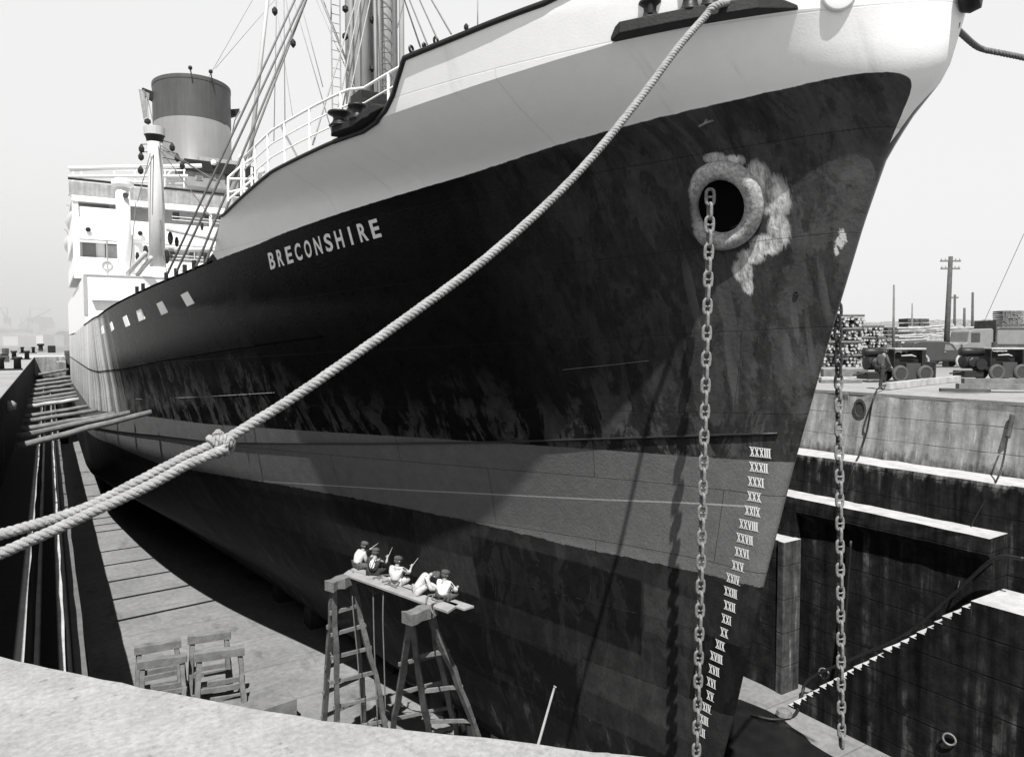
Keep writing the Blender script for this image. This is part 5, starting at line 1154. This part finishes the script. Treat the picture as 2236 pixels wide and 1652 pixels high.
# ------------------------------------------------------------------ the yard beyond
def wheel(parent, c, r, w_, name='wheel', axis=(0, 1, 0)):
    ax = Vector(axis).normalized(); wq_ = MB(); wq_.torus(c, ax, r-.1, .1, 24, 10); t = wq_.build('wheel', M['tyre'], parent, smooth=True)
    MB().lathe(Vector(c)-ax*w_*.4, [(r*.6, 0), (r*.6, w_*.3), (r*.5, w_*.32), (r*.45, w_*.15), (r*.28, w_*.2), (r*.26, w_*.8), (r*.1, w_*.82)], 18, ax).build('rim', M['rim'], t)
    return t
def local(o, rz_):
    o.rotation_euler.z = rz_
VD = lambda x, y: (lambda d: math.atan2(d[1], d[0]))(ray(x, y))
def compressor(label, x, y, rz_, L=3.1):
    c = at_z(x, y, 0); t = empty('air_compressor', (0, 0, 0), label, 'air compressor', 'portable air compressors on the quay')
    # built at the origin: x along the machine (radiator end at +x), y away from us
    def pt(mb, name, m_, parent=t, **k): return mb.build(name, m_, parent, **k)
    pt(MB().bb((-.35, -.55, .55), (L*.52, .55, .72)), 'chassis', M['iron'])
    pt(MB().bb((-.1, -.6, 1.62), (L*.52, .62, 1.72)), 'roof_panel', M['grey'], bevel=.03)
    pt(MB().bb((L*.45, -.58, .5), (L*.52, .58, 1.62)), 'radiator', M['iron'], bevel=.02); pt(MB().bb((-.12, -.56, .7), (-.05, .56, 1.62)), 'bulkhead', M['iron'])
    pt(MB().bb((.55, -.58, .12), (1.35, -.45, .95)), 'side_panel', M['van'], bevel=.02)
    e = MB(); e.bb((.0, -.3, .75), (1.4, .35, 1.3)); e.tube([(.1, -.36, 1.36), (1.2, -.36, 1.36)], .05, 8)
    for k in range(4): e.lathe((.2+k*.3, 0, 1.3), [(.13, 0), (.13, .14), (.08, .2)], 10)
    pt(e, 'engine', M['iron']); pt(MB().tube([(.35, -.45, 1.32), (.9, -.47, 1.35), (1.15, -.45, 1.28)], [.03, .05, .02], 8), 'exhaust', M['logend'])
    r_ = MB(); r_.lathe((-1.5, -.12, 1.5), [(.1, 0), (.22, .03), (.22, 1.25), (.1, 1.3)], 16, (1, 0, 0)); pt(r_, 'air_receiver', M['black'], smooth=True)
    k_ = MB(); k_.lathe((-1.35, -.1, .95), [(.1, 0), (.34, .03), (.34, .75), (.1, .8)], 16, (1, 0, 0)); k_.lathe((-1.0, -.55, .95), [(.2, 0), (.26, .05), (.26, .45)], 14, (0, 1, 0)); pt(k_, 'compressor_head', M['black'])
    fl = MB(); fl.lathe((-.62, -.62, .85), [(.18, 0), (.3, .0), (.3, .12), (.18, .14)], 18, (0, 1, 0)); pt(fl, 'flywheel', M['iron'])
    pt(MB().bb((-1.45, -.5, .15), (-.4, .5, .5)), 'tool_box', M['black'], bevel=.04)
    pt(MB().tube([(-1.4, -.2, .45), (-2.0, -.1, .35)], .05, 6), 'drawbar', M['iron'])
    pt(MB().lathe((.55, .1, 1.7), [(.14, 0), (.14, .3), (.05, .32)], 12), 'air_filter', M['van'])
    for cx in (.2, 1.55):
        for sy in (-.62, .62): wheel(t, (cx, sy, .42), .44, .2)
    t.location = c; t.rotation_euler.z = rz_; return t
r_view = math.atan2(-RT[0]*0-RT[1]*0+RT[1], RT[0])
compressor('dark engine driven compressor on rubber wheels standing behind the walking man', 1940, 833, r_view+.12)
compressor('dark compressor with a round silver pulley behind the stacked baulks', 2150, 829, r_view+.05, 3.6)
c = at_z(2027, 826, 0); dm = empty('oil_drum', c, 'black ribbed oil drum between the two compressors', 'oil drum')
MB().lathe(c, [(.36, 0), (.38, .03), (.36, .06), (.36, .36), (.385, .39), (.36, .42), (.36, .56), (.385, .59), (.36, .62), (.36, .88), (.38, .92), (.34, .93)], 24).build('body', M['black'], dm, smooth=False)
# van
def van(label, x, y, rz_):
    t = empty('delivery_van', (0, 0, 0), label, 'van')
    prof = [(-2.2, .45), (-2.2, 1.6), (-2.05, 1.98), (-1.6, 2.12), (.1, 2.1), (.55, 2.02), (1.0, 1.85), (1.35, 1.35), (1.7, 1.22), (2.3, 1.1), (2.5, .95), (2.5, .45)]
    MB().prism([(a, -.85, b_) for a, b_ in prof], (0, 1.7, 0)).build('body', M['van'], t, bevel=.12)
    MB().prism([(.3, -.875, 1.35), (.35, -.875, 1.82), (.75, -.875, 1.76), (1.1, -.875, 1.36)], (0, .05, 0)).build('side_window', M['glass'], t)
    MB().prism([(.98, -.7, 1.84), (1.36, -.7, 1.36), (1.4, -.7, 1.38), (1.02, -.7, 1.88)], (0, 1.4, 0)).build('windscreen', M['lorry'], t)
    MB().bb((.2, -.87, .6), (1.22, -.845, 1.3)).build('door', M['van'], t, bevel=.01); MB().bb((.28, -.9, 1.2), (.42, -.86, 1.24)).build('handle', M['grey'], t)
    for cx in (-1.4, 1.75):
        mb = MB(); mb.torus((cx, -.86, .5), (0, 1, 0), .5, .09, 20, 8); mb.build('mudguard', M['grey'], t)
        for sy in (-.78, .78): wheel(t, (cx, sy, .37), .38, .2)
    t.location = at_z(x, y, 0); t.rotation_euler.z = rz_; return t
van('dull grey round roofed van parked behind the first compressor', 2040, 801, r_view-.05)
def lorry(label, x, y, rz_):
    t = empty('parked_lorry', (0, 0, 0), label, 'lorry')
    MB().prism([(a, -1, b_) for a, b_ in ((-1.9, .9), (-1.9, 1.4), (-1.6, 1.5), (-1.5, 2.25), (-1.25, 2.4), (.1, 2.45), (.2, 2.35), (.2, .9))], (0, 2, 0)).build('cab', M['lorry'], t, bevel=.1)
    MB().bb((-1.35, -1.03, 1.55), (-.75, -.95, 2.15)).build('side_window', M['shade'], t)
    MB().bb((-3.4, -.8, .7), (-1.85, .8, 1.5)).build('bonnet', M['lorry'], t, bevel=.15)
    MB().bb((.3, -1.1, .95), (5., 1.1, 1.3)).build('load_bed', M['woodd'], t); MB().prism([(a, -.95, b_) for a, b_ in ((.4, 1.3), (.4, 2.3), (.7, 2.5), (2.7, 2.5), (3.3, 2.1), (3.3, 1.3))], (0, 1.9, 0)).build('covered_load', M['lorry'], t, bevel=.1)
    MB().bb((.25, -1.12, 1.2), (.36, 1.12, 3.0)).build('headboard', M['woodd'], t); MB().bb((.3, -1.12, 2.62), (4.6, -1.04, 2.72)).build('rack_rail', M['woodd'], t)
    for x_ in (4.5,): MB().bb((x_, -1.12, 1.2), (x_+.1, -1.02, 2.8)).build('rack_post', M['woodd'], t)
    for cx in (-2.6, 1.4, 3.4):
        for sy in (-.95, .95): wheel(t, (cx, sy, .45), .46, .22)
    t.location = at_z(x, y, 0); t.rotation_euler.z = rz_; t.scale = (1.3, 1.3, 1.3); return t
lorry('pale lorry with a dark rack, standing in front of the timber mound', 2140, 795, r_view+.03)
c = at_z(2205, 818, 0); tag(MB().bb((c.x-.1, c.y-1, 0), (c.x+2.4, c.y, 1.2)).build('engine_cowl', M['iron'], bevel=.06), 'low dark engine casing at the frame edge beyond the second compressor', 'engine casing') if False else None
# man walking along the coping
PW = dict(pelvis=(0, 0, .92), chest=(.08, 0, 1.28), neck=(.13, 0, 1.46), head=(.18, 0, 1.61), shl=(.09, .19, 1.4), shr=(.09, -.19, 1.4), ell=(-.05, .25, 1.12), elr=(.16, -.26, 1.12), wrl=(.02, .24, .88), wrr=(.34, -.2, .95), hipl=(0, .1, .9), hipr=(0, -.1, .9), knl=(.2, .1, .5), knr=(-.02, -.1, .48), anl=(.42, .1, .10), anr=(-.12, -.1, .09), tol=(.57, .12, .05), tor=(.03, -.12, .04), face=(1, 0, -.2))
pm = at_z(1922, 850, 0); person('man in dark jacket and trousers walking along the pale coping', Vector((pm.x, pm.y, 0)), r_view+.25, PW, 'clothg', 'cloth', sc=1.02, sleeves=2, peak=False)
# timber on the quay
def baulk(label, a, b_, w_, h_, m_, seed, name='timber_baulk'):
    o = rough_bar(a, b_, w_, h_, M[m_], name, None, 6, .006, seed); return tag(o, label, 'timber', 'timbers lying on the quay')
def gq(x, y, z=0.): p = at_z(x, y, z); return p
baulk('thick squared baulk on top of the pair at the frame edge', at_d(2102, 832, 29.8), at_d(2330, 833, 29.2), .32, .235, 'wood', 1)
baulk('thick squared baulk underneath at the frame edge', at_d(2090, 843, 29.7), at_d(2330, 845, 29.1), .34, .235, 'wood', 2)
baulk('long pale baulk lying past the feet of the walking man', gq(1935, 843, .16), gq(2092, 826, .16), .3, .3, 'woodl', 3)
baulk('short dark bearer under the stacked baulks', at_d(2052, 851, 29.3), at_d(2162, 853, 28.9), .2, .14, 'woodd', 4)
baulk('long timber rail lying level beyond the far chain', gq(1795, 815, .3), gq(1892, 815, .3), .4, .5, 'wood', 5)
baulk('pale plank lying on the quay below the log stack', gq(1790, 826, .1), gq(1893, 826, .1), .5, .16, 'woodl', 6)
baulk('weathered plank in front of the pale one below the log stack', gq(1790, 832, .08), gq(1880, 832, .08), .3, .14, 'wood', 7)
# log stacks: every log an object
lg = MB(); n_ = 14; prof = [(.0, .155), (.03, .17), (5.5, .15)]
lg.tube([(0, 0, 0), (0, .05, 0), (0, 3.2, 0)], [.125, .15, .14], 10)
LOGM = lg.mesh('log', True); LOGM.materials.append(M['bark']); LOGM.materials.append(M['logend'])
for p_ in LOGM.polygons:
    if len(p_.vertices) > 4: p_.material_index = 1; p_.use_smooth = False
VR = Vector((RT[0], RT[1], 0)).normalized()
def logstack(label, x0, x1, ybase, hgt, dia, group, skip=.04, cross=True, seed=1, shrink=.0):
    rn = random.Random(seed); a = at_z(x0, ybase, 0); b_ = a+VR*((at_z(x1, ybase, 0)-a).dot(VR)); L = (b_-a).length; rows = int(hgt/dia); sc = dia/.30; k = 0
    for r_ in range(rows):
        l0 = shrink*r_*.5; n = int((L-l0)/dia)
        if cross and r_ % 4 == 3:              # bearer lying across
            o = bpy.data.objects.new('log', LOGM); COL.objects.link(o); o.location = a+Vector((0, 0, dia*(r_+.5)))-Vector((-VR.y, VR.x, 0))*.0; o.rotation_euler = (0, 0, math.atan2(VR.y, VR.x)-math.pi/2); o.scale = (sc*.8, L/3.25*(1-l0/L), sc*.8); tag(o, label, 'log', group); continue
        for i in range(n):
            if rn.random() < skip: continue
            p = a+VR*(dia*(i+.5)+rn.gauss(0, .06))+Vector((0, 0, dia*(r_+.5)+rn.gauss(0, .035))); p += Vector((-VR.y, VR.x, 0))*rn.gauss(0, .16)
            o = bpy.data.objects.new('log', LOGM); COL.objects.link(o); o.location = p; s_ = sc*rn.uniform(.68, 1.2); o.scale = (s_, 1., s_); o.rotation_euler = (0, 0, math.atan2(VR.y, VR.x)+rn.gauss(0, .04)); tag(o, label, 'log', group)
logstack('log with a pale cut end in the tall stack beyond the far chain', 1798, 1886, 801, 4.35, .265, 'logs of the tall pale ended stack', seed=2, shrink=.0)
logstack('log with a pale cut end in the lower stack right of the tall one', 1872, 1940, 784, 4.0, .33, 'logs of the second pale ended stack', seed=5, shrink=.1)
# dark stacks of sawn timber
def stack(label, x0, x1, yb, h_, m_, seed, group=None, layers=7, zb=0.):
    a = at_z(x0, yb, 0); b_ = a+VR*((at_z(x1, yb, 0)-a).dot(VR)); t = empty('timber_stack', (a+b_)/2, label, 'timber stack', group); rn = random.Random(seed); fwv = Vector((-VR.y, VR.x, 0))
    for i in range(layers):
        z0_ = zb+(h_-zb)*i/layers; z1_ = zb+(h_-zb)*(i+.8)/layers; mb = MB(); n = 9; L = (b_-a).length
        for k in range(n):
            p0 = a+VR*(L*k/n)+fwv*rn.uniform(0, .25); mb.prism([p0+Vector((0, 0, z0_)), p0+VR*(L/n*.94)+Vector((0, 0, z0_)), p0+VR*(L/n*.94)+fwv*3+Vector((0, 0, z0_)), p0+fwv*3+Vector((0, 0, z0_))], (0, 0, (z1_-z0_)*rn.uniform(.85, 1.05)))
        mb.build('timber_layer', M[m_], t)
stack('dark stack of sawn timber, lower of the two side by side', 1938, 1982, 772, 4.5, 'woodd', 1, 'dark stacks behind the logs', zb=.0)
stack('dark stack of sawn timber, taller of the two side by side', 1982, 2028, 772, 6.0, 'woodd', 2, 'dark stacks behind the logs', 8)
stack('flat grey stack of boards on the skyline at the frame edge', 2188, 2236, 768, 8.1, 'wood', 4, None, 9, 4.5)
stack('low pale stack of round wood in front of the dark stacks', 1900, 2060, 778, 2.5, 'wood', 6, None, 6)
stack('pale stack of boards behind the lorry', 2110, 2260, 775, 2.6, 'woodl', 8, None, 5)
# the long mound of timber behind
rn = random.Random(5); mb = MB(); nx, ny = 90, 10
A = at_z(1700, 760, 0)
for j in range(ny+1):
    for i in range(nx+1):
        p = A+VR*(i*1.7-20)+Vector((-VR.y, VR.x, 0))*(j*3.2+6); xx = (p-A).dot(VR); pr = min(1., j/3.); top_ = 7.0+1.9*min(1, max(0, (xx-10)/50)); mb.v.append((p.x, p.y, max(0, top_*pr*(1-.0*j)+rn.gauss(0, .18))))
for j in range(ny):
    for i in range(nx): a = j*(nx+1)+i; mb.f.append((a, a+1, a+nx+2, a+nx+1))
mw, gw, bw_ = newmat('heaped timber'); ow = gw.obj(); M['mound'] = mw
nn = gw.noise(ow, 1.2, 8, .7, (1, 1, 3.)); n2_ = gw.noise(ow, 5., 5, .7, (.4, 1.2, 3.))
gw.l.new(gw.grey(gw.math('MULTIPLY', gw.rng(nn, .3, .7, .09, .26), gw.rng(n2_, .35, .65, .5, 1.5))), bw_.inputs['Base Color']); bw_.inputs['Roughness'].default_value = .95
tag(mb.build('timber_heap', M['mound'], fix=False), 'long heaped mass of cut timber filling the yard behind', 'timber heap', kind='stuff')
for i in range(90):                            # leaning poles on the face of the mound
    x = rn.uniform(2010, 2110); y = rn.uniform(752, 712); Dd = 88
    a = at_d(x, y, Dd); tag(MB().tube([a, a+VR*rn.uniform(2.5, 5)*(-1 if rn.random() < .3 else 1)+Vector((0, 0, rn.uniform(-.9, .4)))], .13, 6).build('round_pole', M['woodl' if i % 3 else 'wood']), 'thin cut pole lying askew on the face of the timber mound', 'pole', 'poles on the timber mound')
# telegraph poles
def pole(label, x, yt, yb, D, r, arms, lean=0.):
    b_ = at_d(x, yb, D); t_ = at_d(x+lean, yt, D); b_.z = 0; t = empty('telegraph_pole', b_, label, 'telegraph pole', 'poles across the yard')
    MB().tube([b_, t_], [r*1.15, r*.8], 10).build('pole', M['woodd'] if r > .15 else M['wood'], t, smooth=True)
    for dz_, L in arms:
        c = t_-Vector((0, 0, dz_)); rough_bar(c-VR*L/2, c+VR*L/2, .12, .12, M['wood'], 'crossarm', t, 2, 0, 1)
        for k in (-.9, -.5, .5, .9): MB().lathe(c+VR*L/2*k+Vector((0, 0, .06)), [(.04, 0), (.06, .08), (.03, .18)], 8).build('insulator', M['grey'], t)
pole('tall stout telegraph pole with two crossarms, leaning slightly', 2066, 560, 748, 58, .2, ((.35, 1.6), (.95, 1.5)), 10)
pole('thin grey pole behind the dark timber stacks', 1952, 622, 735, 85, .13, ())
pole('short faint pole between the thin pole and the stout one', 1992, 662, 720, 120, .13, ())
pole('dark pole close behind the stout telegraph pole', 2085, 643, 735, 90, .16, ((.4, .9),))
pole('shortest dark pole in the gap behind the lorry cab', 2124, 638, 740, 95, .17, ())
pole('slim pole rightmost behind the lorry', 2106, 672, 740, 92, .17, ())
tag(MB().tube([at_d(2150, 700, 70), at_d(2236, 510, 60)], .025, 4).build('slanting_wire', M['wire2']), 'single thin wire slanting up over the yard', 'wire')

# ------------------------------------------------------------------ far shore, seen through smoke
FG = 'hazy works across the water'
def far_crane(label, x, yb, D, hgt, jib, lean):
    b_ = at_d(x, yb, D); b_.z = 0; t = empty('dock_crane', b_, label, 'crane', 'cranes on the far shore'); s_ = Vector((RT[0], RT[1], 0))
    mb = MB()
    for k in (-1, 1): mb.tube([b_+s_*k*hgt*.16, b_+s_*k*hgt*.05+Vector((0, 0, hgt*.6))], hgt*.018, 5)
    for k in range(5): z_ = hgt*.12*k; mb.tube([b_+s_*(-.16+.022*k)*hgt+Vector((0, 0, z_)), b_+s_*(.14-.022*k)*hgt+Vector((0, 0, z_+hgt*.12))], hgt*.01, 4)
    mb.build('tower', M['crane'], t); c = b_+Vector((0, 0, hgt*.6)); mb = MB(); mb.box(c+Vector((0, 0, hgt*.05)), (hgt*.16, hgt*.12, hgt*.12)); mb.build('cab', M['crane'], t)
    tip = c+s_*jib+Vector((0, 0, lean)); mb = MB(); mb.tube([c+Vector((0, 0, hgt*.05)), tip], [hgt*.03, hgt*.012], 5); mb.tube([c+Vector((0, 0, hgt*.35)), tip], hgt*.006, 4); mb.tube([c, c+Vector((0, 0, hgt*.38))], hgt*.015, 5); mb.build('jib', M['crane'], t)
far_crane('hazy crane whose long jib slopes up towards the ship', 68, 742, 420, 22, 12, 7.)
far_crane('hazy mast like crane beside the frame edge', 18, 742, 420, 22, -4, 8.)
far_crane('hazy crane between the other two on the far shore', 48, 742, 430, 17, 5, 8.)
for i, (x0, x1, yt, D, mm, lb) in enumerate(((-30, 16, 718, 400, 'crane', 'wide hazy shed at the frame edge on the far shore'), (14, 40, 727, 390, 'grey', 'low hazy shed below the mast like crane'), (28, 60, 733, 360, 'white', 'long pale low building on the far shore'), (58, 78, 718, 430, 'crane', 'hazy block under the sloping jib'), (90, 104, 706, 420, 'grey', 'small tall hazy building nearest the ship'), (101, 116, 731, 330, 'white', 'bright white shed on the far shore beside the pier'), (112, 139, 726, 360, 'white', 'pale gabled building close to the ship'), (140, 160, 731, 330, 'grey', 'low grey building partly hidden by the stern'))):
    a = at_d(x0, 745, D); b_ = at_d(x1, yt, D); s_ = Vector((RT[0], RT[1], 0)); w_ = (b_-a).dot(s_); c = a+s_*w_/2; h_ = b_.z
    t = empty('far_building', Vector((c.x, c.y, 0)), lb, 'building', FG); MB().box((c.x, c.y, h_/2-.2), (w_, 14, h_+.4), -YAW).build('wall', M[mm], t)
    q = Matrix.Rotation(-YAW, 3, 'Z'); pr = [q@Vector((-w_/2-.2, -7.2, 0)), q@Vector((w_/2+.2, -7.2, 0)), q@Vector((0, -7.2, h_*.28+.3))]
    MB().prism([p+Vector((c.x, c.y, h_)) for p in pr], q@Vector((0, 14.4, 0))).build('roof', M['grey'] if mm != 'grey' else M['crane'], t)
mb = MB(); mb.quad((-900, 160, .01), (8, 160, .01), (60, 330, .01), (-900, 330, .01)); mwat = mat('harbour water', .06, .15, .1, .5, spec=.5, bump=.3, bscale=.8); tag(mb.build('water', mwat), kind='structure')

# ------------------------------------------------------------------ smoke lying over the far shore
hzb = MB().bb((-520, 205, .05), (230, 640, 95.)).build('smoke', M['white'])
mh, gh, bh = newmat('drifting smoke'); mh.node_tree.nodes.remove(bh)
oh = [n for n in mh.node_tree.nodes if n.type == 'OUTPUT_MATERIAL'][0]; vh = mh.node_tree.nodes.new('ShaderNodeVolumePrincipled')
vh.inputs['Color'].default_value = (.86, .86, .86, 1); vh.inputs['Anisotropy'].default_value = .2
po = gh.obj(); ph = gh.xyz(po); nz = gh.noise(po, .012, 4, .6)
dn = gh.math('MULTIPLY', gh.rng(ph[2], 8., 90., 1., 0.), gh.rng(nz, .3, .65, .35, 1.3)); dn = gh.math('MULTIPLY', dn, gh.rng(ph[0], 40., 220., 1., 0.))
gh.l.new(gh.math('MULTIPLY', dn, .0075), vh.inputs['Density'])
mh.node_tree.links.new(vh.outputs[0], oh.inputs['Volume']); hzb.data.materials.clear(); hzb.data.materials.append(mh); tag(hzb, kind='stuff')
